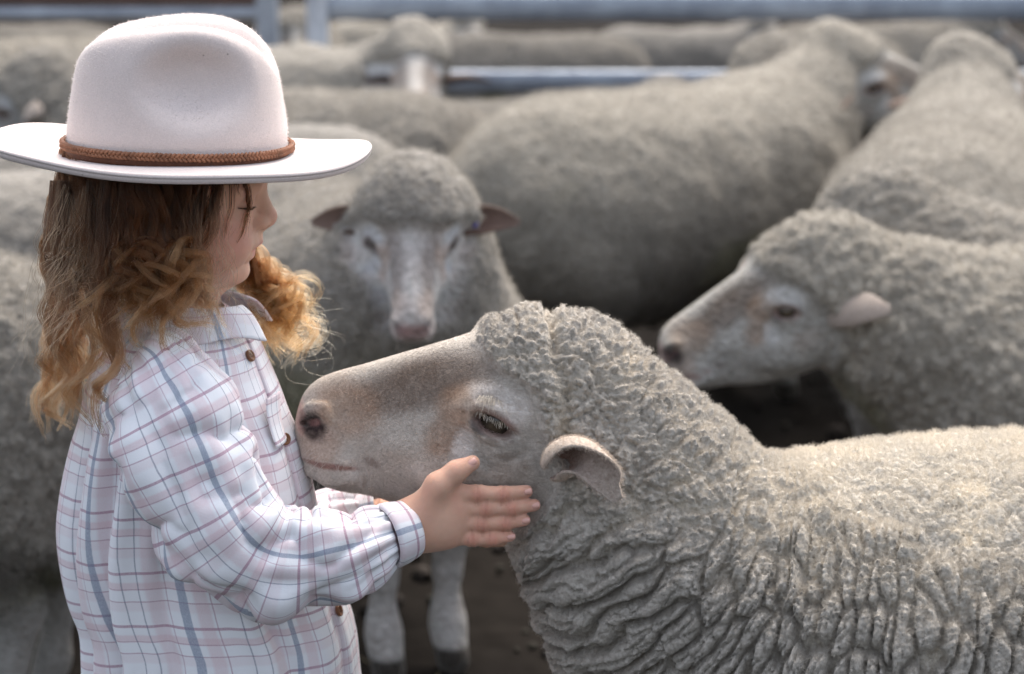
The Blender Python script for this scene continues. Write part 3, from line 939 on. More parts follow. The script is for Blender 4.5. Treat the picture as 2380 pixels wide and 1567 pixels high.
# kinds of pose: head carried forward, facing round to the camera, held high, turned to one side
hA = (-.74, 0, .665); A, dA = make_sheep('A', hA, 0, R(20), 1.10, .0080, .011, .019, 3, tone=.70, dark_ear='back', neck=(.155, .080), hs=(hx(1345), 0, hz(925)))
hB = (-.56, .05, .71); B, dB = make_sheep('B', hB, R(-27), R(44), .75, .0070, .005, .016, 5, leg_w=.055, leg_x=-.44, white=.85, dark_ear='wide', neck=(.175, .066), puff=.013, hs=(hx(1330), 0, hz(960)), tone=.70)
hC = (-.66, .03, .685); C_, dC = make_sheep('C', hC, R(-42), R(8), 1.12, .0085, .0045, .018, 7, neck=(.145, .068), plump=1.05, puff=.014, tone=.64, dark_ear=True)
hD = (-.62, .06, .67); D, dD = make_sheep('D', hD, R(-58), R(16), 1.05, .0085, .0045, .018, 9, neck=(.150, .080), tone=.68, white=.6, dark_ear=True)

def wool_halo(root, data, n, length, seed, rad=.00035, name='fleece'):
    V, Q, C, w, Mh = data
    f = fuzz(V, Q, C, w, n, length, rad, M_FIBRE, root, (0, 0, 0), name, seed, .5, 1.05)
    f.matrix_parent_inverse = Matrix.Identity(4)
    f['kind'] = 'stuff'
    return f

S3 = put_sheep(A, (1810, 705), 3.36, R(4), hA, 'curly grey sheep in profile, its lowered head just behind the neck of the near sheep', True)
wool_halo(A, dA, 50000, .016, 21)
S2 = put_sheep(B, (962, 568), 3.24, R(117), hB, 'sheep with a white blaze looking straight at the camera, a blue tag in one ear', True)
wool_halo(B, dB, 50000, .016, 22)
S4 = place_sheep(C_, 1500, 218, 4.9, R(222), .72, 'broad grey sheep standing sideways across the middle of the yard, dirty flank showing', True, .05)
wool_halo(C_, dC, 30000, .014, 23)
S5 = place_sheep(C_, 2215, 290, 4.4, R(255), .72, 'pale sheep seen from behind, rump to the camera and head raised, beside the right edge', False, .05)
S6 = put_sheep(A, (1960, 575), 3.72, R(-30), hA, 'sheep turned away, only its crown, one ear and neck showing over the curly grey sheep')
S7 = put_sheep(D, (965, 185), 6.0, R(150), hD, 'sheep with a pink-white face standing before the gap at the fence post', True)
S8 = place_sheep(A, 960, 258, 5.45, R(178), .72, 'sheep whose smooth pale back shows between the fence post and the broad grey sheep', False, .05)
S9 = put_sheep(A, (1775, 222), 5.6, R(70), hA, 'sheep whose woolly crown alone rises above the broad grey sheep, against the lower rail')
S10 = place_sheep(D, 700, 320, 4.7, R(20), .72, 'sheep with a yellow-stained rump just behind the hat brim', False, .25)
S11 = place_sheep(A, 60, 110, 6.1, R(8), .72, 'sheep whose back lies highest at the left edge, below the rusty rail', False, .0)
S12 = put_sheep(A, (45, 255), 5.3, R(-20), hA, 'dark-faced sheep looking left beside the hat crown')
S14 = place_sheep(D, 40, 420, 4.1, R(10), .72, 'grey curly sheep under the left tip of the hat brim', False, .1)
S15 = place_sheep(A, -540, 605, 3.2, R(-8), .72, 'sheep standing behind the child\'s back, its flank and leg showing at the left edge', False, .0)
for i, (px, py, Y, rot, lb) in enumerate([(1250, 92, 8.2, 2, 'sheep beyond the fence with its long back under the top rail'),
                                       (1560, 70, 9.2, 184, 'farthest sheep beyond the fence, partly hidden by another back'),
                                       (1980, 70, 8.4, 188, 'pale sheep beyond the fence beside the raised head at the right'),
                                       (2330, 300, 5.3, 150, 'shadowed sheep behind the raised neck at the right edge'),
                                       (690, 40, 8.6, 95, 'sheep beyond the fence seen through the narrow gap between the two posts'),
                                       (900, 60, 9.6, 170, 'sheep beyond the fence behind the pink-white face'),
                                       (70, 70, 8.8, 10, 'sheep beyond the fence behind the rusty rail')]):
    place_sheep((A, D, A, D, A, D, A)[i], px, py, Y, R(rot), .72, lb, False, .0)
tag_ear(S2, 0, 'blue'); tag_ear(S4, 0, 'green')
# ================================================================== THE CHILD
GY = 2.2
KID = thing('person', 'long-haired child in a checked shirt holding the cheek of a sheep', 'person', (X_(480), GY, 0))
def q(px, py, dy=0.0): return at(px, py, GY + dy)
def kx(px): return at(np.asarray(px, float), 560.0, GY)[..., 0]
def kz(py): return at(560.0, np.asarray(py, float), GY)[..., 2]

# where the fingers lie on the sheep
def on_sheep(px, py, r, lim):
    l, n_ = hit(NEAR_BVH, px, py)
    y = lim if l is None else min(l.y - r * .95, lim)
    return at(px, py, y)

WRIST = at(952, 1226, 2.112)
FING = {'index': [(1054, 1146, .0092), (1112, 1147, .0080), (1170, 1148, .0073), (1224, 1142, .0063)],
        'middle': [(1068, 1180, .0092), (1130, 1181, .0082), (1190, 1180, .0074), (1242, 1174, .0063)],
        'ring': [(1064, 1214, .0090), (1120, 1216, .0079), (1175, 1215, .0071), (1219, 1209, .0061)],
        'little': [(1048, 1246, .0086), (1098, 1252, .0072), (1145, 1252, .0065), (1185, 1247, .0056)]}
FP = {}
for k_, row in FING.items():
    pts = []
    for j, (a, b, r) in enumerate(row):
        lim = (2.118, 2.114, 2.113, 2.114)[j]
        p = on_sheep(a, b, r, lim)
        p[1] = max(p[1], lim - .016)
        pts.append(p)
    FP[k_] = (np.array(pts), [r for _, _, r in row])
TH = [at(978, 1188, 2.106), on_sheep(1018, 1128, .0095, 2.104), on_sheep(1060, 1096, .0082, 2.108), on_sheep(1098, 1076, .0068, 2.112)]
TH_R = [.0140, .0118, .0096, .0076]
if True:
    for j in (1, 2, 3): TH[j][1] = max(TH[j][1], 2.092)

NEAR_ARM = ([at(376, 930, 2.122), at(540, 1290, 2.055), at(760, 1275, 2.07), WRIST], [.030, .029, .027, .0205])
FAR_ARM = ([at(380, 930, 2.280), at(560, 1270, 2.33), at(900, 1200, 2.295)], [.030, .028, .020])

def hand_sdf(P):
    d = cap(P, at(930, 1231, 2.110), WRIST, .022, .0205)
    for k_ in FP:
        pts, rs = FP[k_]
        d = smin(d, cap(P, WRIST + (0, .0, 0), pts[0], .0165, rs[0] * 1.15), .016)
    d = smin(d, ell(P, at(1005, 1212, 2.114), (.030, .0125, .027)), .014)
    for k_ in FP:
        pts, rs = FP[k_]
        fd = chain(P, pts, rs, .003)
        for j in (1, 2): fd = smin(fd, ell(P, pts[j] + (0, -.0012, 0), (rs[j] * 1.08, rs[j] * .98, rs[j] * 1.06)), .003)
        d = smin(d, fd, .0035)
    d = smin(d, chain(P, TH, TH_R, .008), .012)
    for k_ in FP:                                     # nail beds pressed a little into the tips
        pts, rs = FP[k_]
        t = pts[3] - pts[2]; t /= np.linalg.norm(t)
        d = smax(d, -ell(P, pts[3] + t * .001 + (0, -rs[3] * 1.02, 0), (.0048, .0009, .0036)), .0008)
    t = TH[3] - TH[2]; t /= np.linalg.norm(t)
    d = smax(d, -ell(P, TH[3] + t * .001 + (-.002, -.0068, .002), (.0056, .0010, .0046)), .0008)
    return d

_fc = np.array([  # y on the sheet, front of the face without nose and lips, half width
    (300, 600, .060), (360, 614, .065), (412, 616, .067), (440, 607, .066), (468, 601, .065), (500, 600, .063), (530, 601, .0595),
    (548, 602, .056), (566, 597, .053), (582, 584, .050), (600, 572, .0465), (618, 570, .042), (634, 566, .036), (646, 556, .029), (654, 542, .020), (660, 520, .010)], float)
F_Z, F_X, F_W = kz(_fc[:, 0])[::-1], kx(_fc[:, 1])[::-1], _fc[::-1, 2]

def kid_head(P):
    x, y, z = P[:, 0], np.abs(P[:, 1] - GY), P[:, 2]
    Pm = np.stack([x, y, z], 1)
    o = lambda px, py, dy=0.0: np.array((kx(px), dy, kz(py)))
    zc = np.clip(z, F_Z[0], F_Z[-1])
    fx_ = cinterp(zc, F_Z, F_X); w = cinterp(zc, F_Z, F_W)
    cx = np.interp(zc, [kz(660), kz(600), kz(520)], [kx(470), kx(440), kx(425)])
    a = np.maximum(fx_ - cx, .004)
    n = 2.35
    dx = x - cx
    back = np.where(dx < 0, .075, a)
    k = ((np.abs(dx) / back) ** n + (y / w) ** n) ** (1 / n)
    d = (k - 1) * np.minimum(a, w)
    d = np.where(z < F_Z[0], np.hypot(np.maximum(d, 0), F_Z[0] - z), d)
    d = np.where(z > F_Z[-1], np.hypot(np.maximum(d, 0), z - F_Z[-1]), d)
    d = smin(d, ell(Pm, o(400, 345), (.087, .070, .088)), .02)
    d = smin(d, ell(Pm, o(520, 556, .036), (.030, .018, .027)), .014)           # cheek
    d = smin(d, ell(Pm, o(546, 630), (.0125, .015, .0112)), .010)                # chin
    d = smax(d, -ell(Pm, o(600, 452, .031), (.011, .014, .0095)), .010)          # socket
    d = smin(d, ell(Pm, o(571, 456, .0295), (.0130, .0125, .0115)), .004)        # lidded eye
    d = smin(d, chain(Pm, [o(604, 424, .008), o(598, 418, .028), o(565, 425, .048)], [.005, .0055, .005], .01), .012)
    d = smax(d, -chain(Pm, [o(592, 467, .0215), o(592, 470, .030), o(580, 469, .038), o(562, 463, .044)], [.0007, .0011, .0011, .0006], .001), .0016)
    d = smax(d, -chain(Pm, [o(594, 449, .020), o(596, 447, .030), o(580, 446, .040)], [.0006, .001, .0006], .001), .003)
    d = smin(d, chain(Pm, [o(597, 428), o(603, 446), o(611, 470), o(622, 492)], [.0075, .0066, .0070, .0080], .006), .008)
    d = smin(d, ell(Pm, o(626, 504), (.0085, .0088, .0080)), .005)
    d = smin(d, ell(Pm, o(610, 514, .0098), (.0085, .0052, .0066)), .0045)
    d = smin(d, chain(Pm, [o(626, 515), o(606, 531)], [.0046, .0046], .004), .004)
    d = smax(d, -ell(Pm, o(616, 523, .0066), (.0058, .0028, .0021)), .0018)
    d = smax(d, -chain(Pm, [o(598, 505, .0165), o(592, 520, .0175)], [.0012, .0014], .002), .005)
    d = smin(d, chain(Pm, [o(600, 545), o(599, 557), o(590, 563, .010), o(563, 574, .0205)], [.0052, .0052, .0046, .0022], .004), .005)
    d = smin(d, chain(Pm, [o(578, 589), o(574, 588, .009), o(558, 579, .0195)], [.0062, .0058, .0026], .004), .005)
    d = smax(d, -chain(Pm, [o(612, 573), o(600, 572, .007), o(582, 574, .014), o(556, 578, .0225)], [.0010, .0012, .0012, .0012], .001), .0022)
    d = smax(d, -chain(Pm, [o(608, 540), o(614, 552)], [.0012, .0016], .002), .004)
    d = smin(d, ell(Pm, o(396, 500, .071), (.014, .007, .026)), .006)            # ear, under the hair
    d = smin(d, chain(Pm, [o(405, 590), o(385, 760)], [.043, .047], .02), .03)   # neck
    return d

def kid_sdf(P):
    d = np.full(len(P), 9.0)
    z = P[:, 2]
    up = z > Z_(830, GY)
    if up.any(): d[up] = kid_head(P[up])
    hm = (P[:, 0] > X_(880, 2.1)) & (P[:, 1] < 2.19)
    if hm.any(): d[hm] = np.minimum(d[hm], hand_sdf(P[hm]))
    t = (z < Z_(650, GY)) & (P[:, 0] < X_(960, 2.1))
    if t.any():
        Pt = P[t]; Ps = np.stack([Pt[:, 0], np.abs(Pt[:, 1] - GY), Pt[:, 2]], 1)
        dt = ell(Ps, (kx(400), 0, kz(1010)), (.080, .092, .135))
        dt = smin(dt, ell(Ps, (kx(455), 0, kz(1350)), (.100, .100, .17)), .06)
        dt = smin(dt, ell(Ps, (kx(480), 0, kz(1680)), (.095, .105, .12)), .06)
        dt = smin(dt, cap(Ps, (kx(385), 0, kz(830)), (kx(378), .074, kz(915)), .040, .030), .03)
        dt = smin(dt, chain(Ps, [(kx(480), .055, kz(1760)), (kx(500), .058, .30), (kx(490), .06, .07)], [.072, .045, .030], .02), .03)
        dt = smin(dt, cap(Ps, (kx(485), .06, .045), (kx(640), .065, .03), .03, .026), .02)
        dt = smin(dt, chain(Pt, *NEAR_ARM, .01), .02)
        dt = smin(dt, chain(Pt, *FAR_ARM, .01), .02)
        d[t] = smin(d[t], dt, .015)
    fh = (P[:, 0] > X_(880, 2.3)) & (P[:, 1] > 2.2)
    if fh.any():
        o = np.array(FAR_ARM[0][-1]); Pf = P[fh]
        h = ell(Pf, o + (.045, -.010, .0), (.042, .014, .030))
        for j, dz in enumerate((.026, .010, -.006, -.022)):
            h = smin(h, chain(Pf, [o + (.07, -.012, dz * .8), o + (.105, -.014, dz), o + (.14 - .006 * abs(j - 1.2), -.010, dz * 1.1)], [.0085, .0072, .0058], .003), .004)
        h = smin(h, chain(Pf, [o + (.02, -.008, .015), o + (.05, -.012, .045), o + (.085, -.008, .058)], [.013, .010, .007], .005), .010)
        d[fh] = smin(d[fh], np.minimum(h, cap(Pf, np.array(FAR_ARM[0][1]), o, .028, .02)), .01)
    return d

ZS = .50
def unwarp(P):                                        # the legs, inside the trousers, need far fewer faces
    Pz = P.copy(); m = P[:, 2] < ZS
    Pz[m, 2] = ZS - (ZS - P[m, 2]) * 5
    return Pz
V, Q = surface(lambda P: kid_sdf(unwarp(P)), (X_(150), 2.0, ZS - ZS / 5 - .004), (X_(1270, 2.1) + .02, 2.42, Z_(80)), .0019, 10)
V = relax(V, Q, 1, .4)
V = unwarp(V)
print('kid verts', len(V))
N = normals(V, Q)
hp = sheet(V[:, 0], V[:, 2])
yy = np.abs(V[:, 1] - GY)
SK = np.array((.65, .385, .275))
C = np.tile(SK, (len(V), 1))
n1 = fbm(V * 60, 201); n2 = fbm(V * 220, 203)
C *= (1 + .07 * n1 + .06 * n2)[:, None]
C *= 1 + fbm(V * 34, 207)[:, None] * np.array((.05, .15, .16))
def dab(c, w):
    global C
    w = np.clip(w, 0, 1)[:, None]; C = C * (1 - w) + np.asarray(c) * w
def spot(px, py, dy, r): return 1 - sstep(.3, 1, np.sqrt((V[:, 0] - kx(px)) ** 2 + (yy - dy) ** 2 + (V[:, 2] - kz(py)) ** 2) / r)
dab((.62, .26, .20), .45 * spot(545, 530, .045, .034))
dab((.62, .28, .21), .50 * spot(632, 508, 0, .014))
dab((.56, .22, .19), .85 * np.maximum(spot(600, 566, .004, .0085), np.maximum(spot(582, 586, .004, .010), np.maximum(spot(590, 570, .011, .007), spot(570, 584, .012, .008)))))
dab((.50, .25, .18), .5 * spot(585, 462, .033, .014))
dab((.18, .07, .05), .8 * spot(616, 524, .0066, .006))
hairy = np.maximum(sstep(kx(500), kx(455), V[:, 0] + .0 * V[:, 2]), 0) * (V[:, 2] > kz(800)) * (V[:, 2] > kz(690) + .0)
hairy = np.maximum(hairy, (V[:, 2] > kz(408)))
dab((.055, .030, .018), hairy)
for k_ in FP:
    pts, rs = FP[k_]
    t = pts[3] - pts[2]; t /= np.linalg.norm(t)
    e = ((V - (pts[3] + t * .0012 + (0, -rs[3], 0))) / (.0052, .004, .0040))
    w = 1 - sstep(.7, 1.0, np.sqrt((e * e).sum(1)))
    dab((.64, .36, .28), .9 * w)
    for j in (1, 2):
        dd = np.linalg.norm(V - pts[j] - (0, -rs[j], 0), axis=1)
        dab((.56, .25, .18), .5 * (1 - sstep(.002, .010, dd)))
    dab((.62, .30, .22), .6 * (1 - sstep(.004, .015, np.linalg.norm(V - pts[3], axis=1))) * (1 - w))
e = (V - (TH[3] + (.001, -.0068, .002))) / (.0058, .005, .0050)
dab((.64, .36, .28), .9 * (1 - sstep(.7, 1.0, np.sqrt((e * e).sum(1)))))
# darker lines where the skin folds over the joints, reddened knuckles
for k_ in FP:
    pts, rs = FP[k_]
    for j in (0, 1, 2):
        t = pts[j + 1] - pts[max(j - 1, 0)]; t /= np.linalg.norm(t)
        r_ = V - pts[j]; al = r_ @ t
        nearj = (np.linalg.norm(r_, axis=1) < rs[j] * 1.7) & (V[:, 1] < pts[j][1])
        ln = sum(np.exp(-((al - o_) / .00055) ** 2) for o_ in (-.0026, 0, .0024)) * nearj
        if j: dab((.36, .155, .105), .45 * ln)
        dab((.58, .24, .17), .40 * np.exp(-(np.linalg.norm(r_ + (0, rs[j], 0), axis=1) / .008) ** 2))
# fine skin creases over the finger joints
for k_ in FP:
    pts, rs = FP[k_]
    for j in (1, 2):
        t = pts[j + 1] - pts[j - 1]; t /= np.linalg.norm(t)
        r_ = V - pts[j]; al = r_ @ t
        near = np.linalg.norm(r_, axis=1) < rs[j] * 1.6
        V[near] -= (N[near] * (.0006 * np.cos(al[near] / .0011) * np.exp(-(al[near] / .0032) ** 2))[:, None])
m, Nn_, L, b = new_mat('skin')
a = Nn_.new('ShaderNodeAttribute'); a.attribute_name = 'col'
L.new(a.outputs['Color'], b.inputs['Base Color'])
b.inputs['Roughness'].default_value = .56; b.inputs['Specular IOR Level'].default_value = .32
b.inputs['Subsurface Weight'].default_value = .25; b.inputs['Subsurface Radius'].default_value = (1, .35, .18); b.inputs['Subsurface Scale'].default_value = .006
tc = Nn_.new('ShaderNodeTexCoord').outputs['Object']
nz = tex(Nn_, L, 'ShaderNodeTexNoise', 900, tc, Detail=3.0)
bump(Nn_, L, b, nz.outputs[0], .5, .0009)
b.inputs['Sheen Weight'].default_value = .12
M_SKIN = m
BODY = adopt(obj('body', mesh_np('body', V, Q, C), M_SKIN), KID)
KID_BVH = BVHTree.FromPolygons(V.tolist(), Q.tolist())
# finger nails: thin curved plates
M_NAIL = plain('nail', (.70, .39, .32), .28, spec=.5)
def nail(c, t, n_, hl, hw_):
    t = t / np.linalg.norm(t); n_ = n_ - (n_ @ t) * t; n_ /= np.linalg.norm(n_); s_ = np.cross(t, n_)
    a, b = np.linspace(-1, 1, 9), np.linspace(-1, 1, 9)
    A_, B_ = np.meshgrid(a, b, indexing='ij')
    ra = np.sqrt(np.maximum(1 - np.abs(A_) ** 2.6 * .62, .05))
    P_ = c + A_[..., None] * hl * t + (B_ * ra * hw_)[..., None] * s_ - ((B_ * ra) ** 2 * hw_ * .55 + np.maximum(A_, 0) ** 2 * hl * .14 + np.maximum(-A_, 0) ** 3 * .0006)[..., None] * n_
    V_, F_ = grid(P_)
    o = obj('fingernail', mesh_np('fingernail', V_, F_), M_NAIL)
    so = o.modifiers.new('thickness', 'SOLIDIFY'); so.thickness = .0006; so.offset = 0
    o.parent = BODY
    o.matrix_parent_inverse = Matrix.Identity(4)
for k_ in FP:
    pts, rs = FP[k_]
    t = pts[3] - pts[2]; tn = t / np.linalg.norm(t)
    nail(pts[3] + tn * .0015 + np.array((0, -rs[3] * .93, rs[3] * .25)), t, np.array((0, -1.0, .38)), .0039, .0031)
t = TH[3] - TH[2]; tn = t / np.linalg.norm(t)
nail(TH[3] + tn * .0015 + np.array((-.0022, -.0068, .0028)), t, np.array((-.35, -1.0, .45)), .0050, .0040)
# lashes
LS = []
for sgn in (-1, 1):
    for i in range(24):
        t = i / 23
        b0 = np.array((np.interp(t, [0, .5, 1], [kx(594), kx(589), kx(566)]), GY + sgn * np.interp(t, [0, .5, 1], [.024, .034, .0435]), np.interp(t, [0, .5, 1], [kz(468), kz(470), kz(465)])))
        d0 = np.array((.85, sgn * (.15 + .5 * t), -.45)) + rng.normal(0, .1, 3)
        L_ = rng.uniform(.004, .0065)
        LS.append([b0, b0 + d0 * L_ * .55, b0 + d0 * L_ + (0, 0, .002)])
adopt(fibres('eyelash', np.array(LS), np.array([.00026, .0002, .0001]), plain('child_lash', (.05, .03, .02), .6)), KID)

# ------------------------------------------------------------------ checked shirt
def stripe_mat(name):
    m, N, L, b = new_mat(name)
    uv = N.new('ShaderNodeUVMap'); uv.uv_map = 'cloth'
    sp = N.new('ShaderNodeSeparateXYZ'); 
    wn_ = tex(N, L, 'ShaderNodeTexNoise', 60, uv.outputs[0], Detail=2.0)
    vm = N.new('ShaderNodeVectorMath'); vm.operation = 'SCALE'; vm.inputs['Scale'].default_value = .0012
    L.new(wn_.outputs['Color'], vm.inputs[0])
    va = N.new('ShaderNodeVectorMath'); va.operation = 'ADD'; L.new(uv.outputs[0], va.inputs[0]); L.new(vm.outputs[0], va.inputs[1])
    L.new(va.outputs[0], sp.inputs[0])
    def M(op, a, b_=None, c_=None):
        n = N.new('ShaderNodeMath'); n.operation = op
        for i, v in enumerate((a, b_, c_)):
            if v is None: continue
            if hasattr(v, 'is_output'): L.new(v, n.inputs[i])
            else: n.inputs[i].default_value = v
        return n.outputs[0]
    # yarn mottling so that no stripe is a flat colour
    yn = tex(N, L, 'ShaderNodeTexNoise', 1.0, None, Detail=2.0)
    mp = N.new('ShaderNodeMapping'); mp.inputs['Scale'].default_value = (1600, 420, 1); L.new(uv.outputs[0], mp.inputs[0]); L.new(mp.outputs[0], yn.inputs['Vector'])
    yarn = yn.outputs[0]
    col = (.83, .85, .89)
    prev = mixc(N, L, col, (.87, .86, .875), yarn)
    def band(axis, period, c, w, colr, k, soft=.0006):
        nonlocal prev
        f = M('FRACT', M('ADD', M('DIVIDE', sp.outputs[axis], period), .5 - c + 10))
        d = M('MULTIPLY', M('ABSOLUTE', M('SUBTRACT', f, .5)), period)
        mr = N.new('ShaderNodeMapRange'); mr.interpolation_type = 'SMOOTHSTEP'
        L.new(d, mr.inputs[0]); mr.inputs[1].default_value = w / 2 + soft / 2; mr.inputs[2].default_value = max(0, w / 2 - soft / 2)
        mr.inputs[3].default_value = 0; mr.inputs[4].default_value = k
        fac = M('MULTIPLY', mr.outputs[0], M('MULTIPLY_ADD', yarn, .9, .55))
        prev = mixc(N, L, prev, colr, fac)
    pink, mauve, blue, navy = (.70, .50, .53), (.40, .205, .285), (.19, .25, .36), (.09, .105, .19)
    ph, pv = .0547, .082
    band('X', pv, .15, .010, pink, .42, .003); band('X', pv, .76, .013, pink, .38, .004)
    band('Y', ph, .24, .0075, pink, .50, .003); band('Y', ph, .62, .010, pink, .22, .004)
    band('X', pv, .24, .0010, mauve, .55); band('X', pv, .87, .0010, mauve, .45)
    band('Y', ph, .30, .0011, mauve, .55); band('Y', ph, .53, .0012, mauve, .58)
    band('Y', ph, 0, .0028, mauve, .68, .0008)
    band('X', pv, 0, .0053, blue, .66, .0008)
    band('X', pv, .47, .0011, navy, .52); band('X', pv, .62, .0011, navy, .52)
    L.new(prev, b.inputs['Base Color'])
    b.inputs['Roughness'].default_value = .85; b.inputs['Specular IOR Level'].default_value = .15
    b.inputs['Sheen Weight'].default_value = .15
    wv = tex(N, L, 'ShaderNodeTexNoise', 500, uv.outputs[0], Detail=3.0)
    h = bump(N, L, b, yarn, .3, .0005)
    bump(N, L, b, wv.outputs[0], .3, .0008, h)
    t = N.new('ShaderNodeBsdfTranslucent'); L.new(prev, t.inputs['Color'])
    mx = N.new('ShaderNodeMixShader'); mx.inputs[0].default_value = .12
    out = [n for n in N if n.type == 'OUTPUT_MATERIAL'][0]
    L.new(b.outputs[0], mx.inputs[1]); L.new(t.outputs[0], mx.inputs[2]); L.new(mx.outputs[0], out.inputs['Surface'])
    return m
M_SHIRT = stripe_mat('checked_cotton')

def cloth(name, G, closed, parent, u=None, v=None, uoff=0, voff=0, thick=.0012, rep=False):
    nu, nv = G.shape[:2]
    if closed: G = np.concatenate([G, G[:, :1]], 1); nv += 1
    V, F = grid(G)
    if u is None:
        du = np.linalg.norm(np.diff(G, axis=1), axis=2).mean(0)
        u = np.tile(np.concatenate([[0], np.cumsum(du)])[None], (nu, 1))
    if v is None:
        dv = np.linalg.norm(np.diff(G, axis=0), axis=2).mean(1)
        v = np.tile(np.concatenate([[0], np.cumsum(dv)])[:, None], (1, nv))
    uv = np.stack([u + uoff, v + voff], -1).reshape(-1, 2)
    me = mesh_np(name, V, F, None, uv[F.ravel()])
    o = obj(name, me, M_SHIRT)
    so = o.modifiers.new('thickness', 'SOLIDIFY'); so.thickness = thick; so.offset = 0
    if parent is not None: adopt(o, KID) if parent is KID else setattr(o, 'parent', parent)
    if parent is not None and parent is not KID: o.matrix_parent_inverse = parent.matrix_parent_inverse.copy() if False else Matrix.Translation(KID.location).inverted() @ Matrix.Identity(4) if False else Matrix.Identity(4)
    return o, V, F

_tb = np.array([(716, 322, 520, .050), (745, 292, 562, .064), (790, 248, 594, .088), (840, 222, 616, .106), (900, 205, 642, .117), (960, 194, 668, .121),
    (1010, 180, 690, .123), (1080, 165, 712, .125), (1150, 155, 728, .126), (1200, 150, 740, .127), (1290, 155, 768, .128), (1380, 176, 797, .130),
    (1430, 197, 813, .131), (1500, 204, 824, .133), (1567, 206, 827, .134), (1700, 200, 836, .138), (1850, 190, 846, .142)], float)
nr, nc = 190, 300
ys = np.linspace(716, 1850, nr)
bk, fr, hw = (cinterp(ys, _tb[:, 0], _tb[:, i]) for i in (1, 2, 3))
zz = kz(ys); xb, xf = at(bk, ys, GY)[:, 0], at(fr, ys, GY)[:, 0]
ph_ = np.linspace(0, 2 * math.pi, nc, endpoint=False)
cx_, ax_ = (xb + xf) / 2, (xf - xb) / 2
e_ = 2 / 2.25
cs, sn = np.cos(ph_), np.sin(ph_)
G = np.stack([cx_[:, None] + ax_[:, None] * np.sign(cs) * np.abs(cs) ** e_, GY + hw[:, None] * np.sign(sn) * np.abs(sn) ** e_, np.repeat(zz[:, None], nc, 1)], -1)
out = np.stack([cs, sn, 0 * cs], -1)[None]
Pf = G.reshape(-1, 3)
ua = (ph_ * .115)[None] + 0 * zz[:, None]
fl = np.stack([ua.ravel() * 26, Pf[:, 2] * 4.5, 0 * Pf[:, 0]], 1)
fl2 = np.stack([ua.ravel() * 60, Pf[:, 2] * 9, 0 * Pf[:, 0] + 5], 1)
amp = 1.25 * sstep(840, 1050, ys)[:, None] * np.ones((1, nc))
wob = (.0065 * fbm(fl, 301, 2) + .0022 * fbm(fl2, 302, 2)).reshape(nr, nc) * amp
# a deep upright fold behind the arm and slanting pulls at the front
fold = lambda c, w, sl: np.exp(-(((ua + sl * (zz[:, None] - zz[100])) - c) / w) ** 2)
sidecam = 3 * math.pi / 2 * .115
wob += amp * (-.012 * fold(sidecam - .072, .010, -.10) + .006 * fold(sidecam - .052, .012, -.10) - .008 * fold(sidecam - .118, .008, -.06)
              - .007 * fold(sidecam - .012, .010, -.12) - .006 * fold(sidecam + .06, .008, .18) + .004 * fold(sidecam + .04, .01, .18))
G = G + out * wob[..., None]
uu = np.concatenate([(ph_ * .115), [2 * math.pi * .115]])[None] + 0 * zz[:, None]
SHIRT, SV, SF = cloth('shirt', G, True, KID, u=uu, uoff=.031, voff=.012)
SHIRT_BVH = BVHTree.FromPolygons(SV.tolist(), SF.tolist())
INV = Matrix.Translation(KID.location).inverted()
def sub(o):                                            # a piece of the shirt, built where it stands
    o.parent = SHIRT
    o.matrix_parent_inverse = Matrix.Identity(4)
    o.matrix_parent_inverse = (Matrix.Identity(4))
    return o

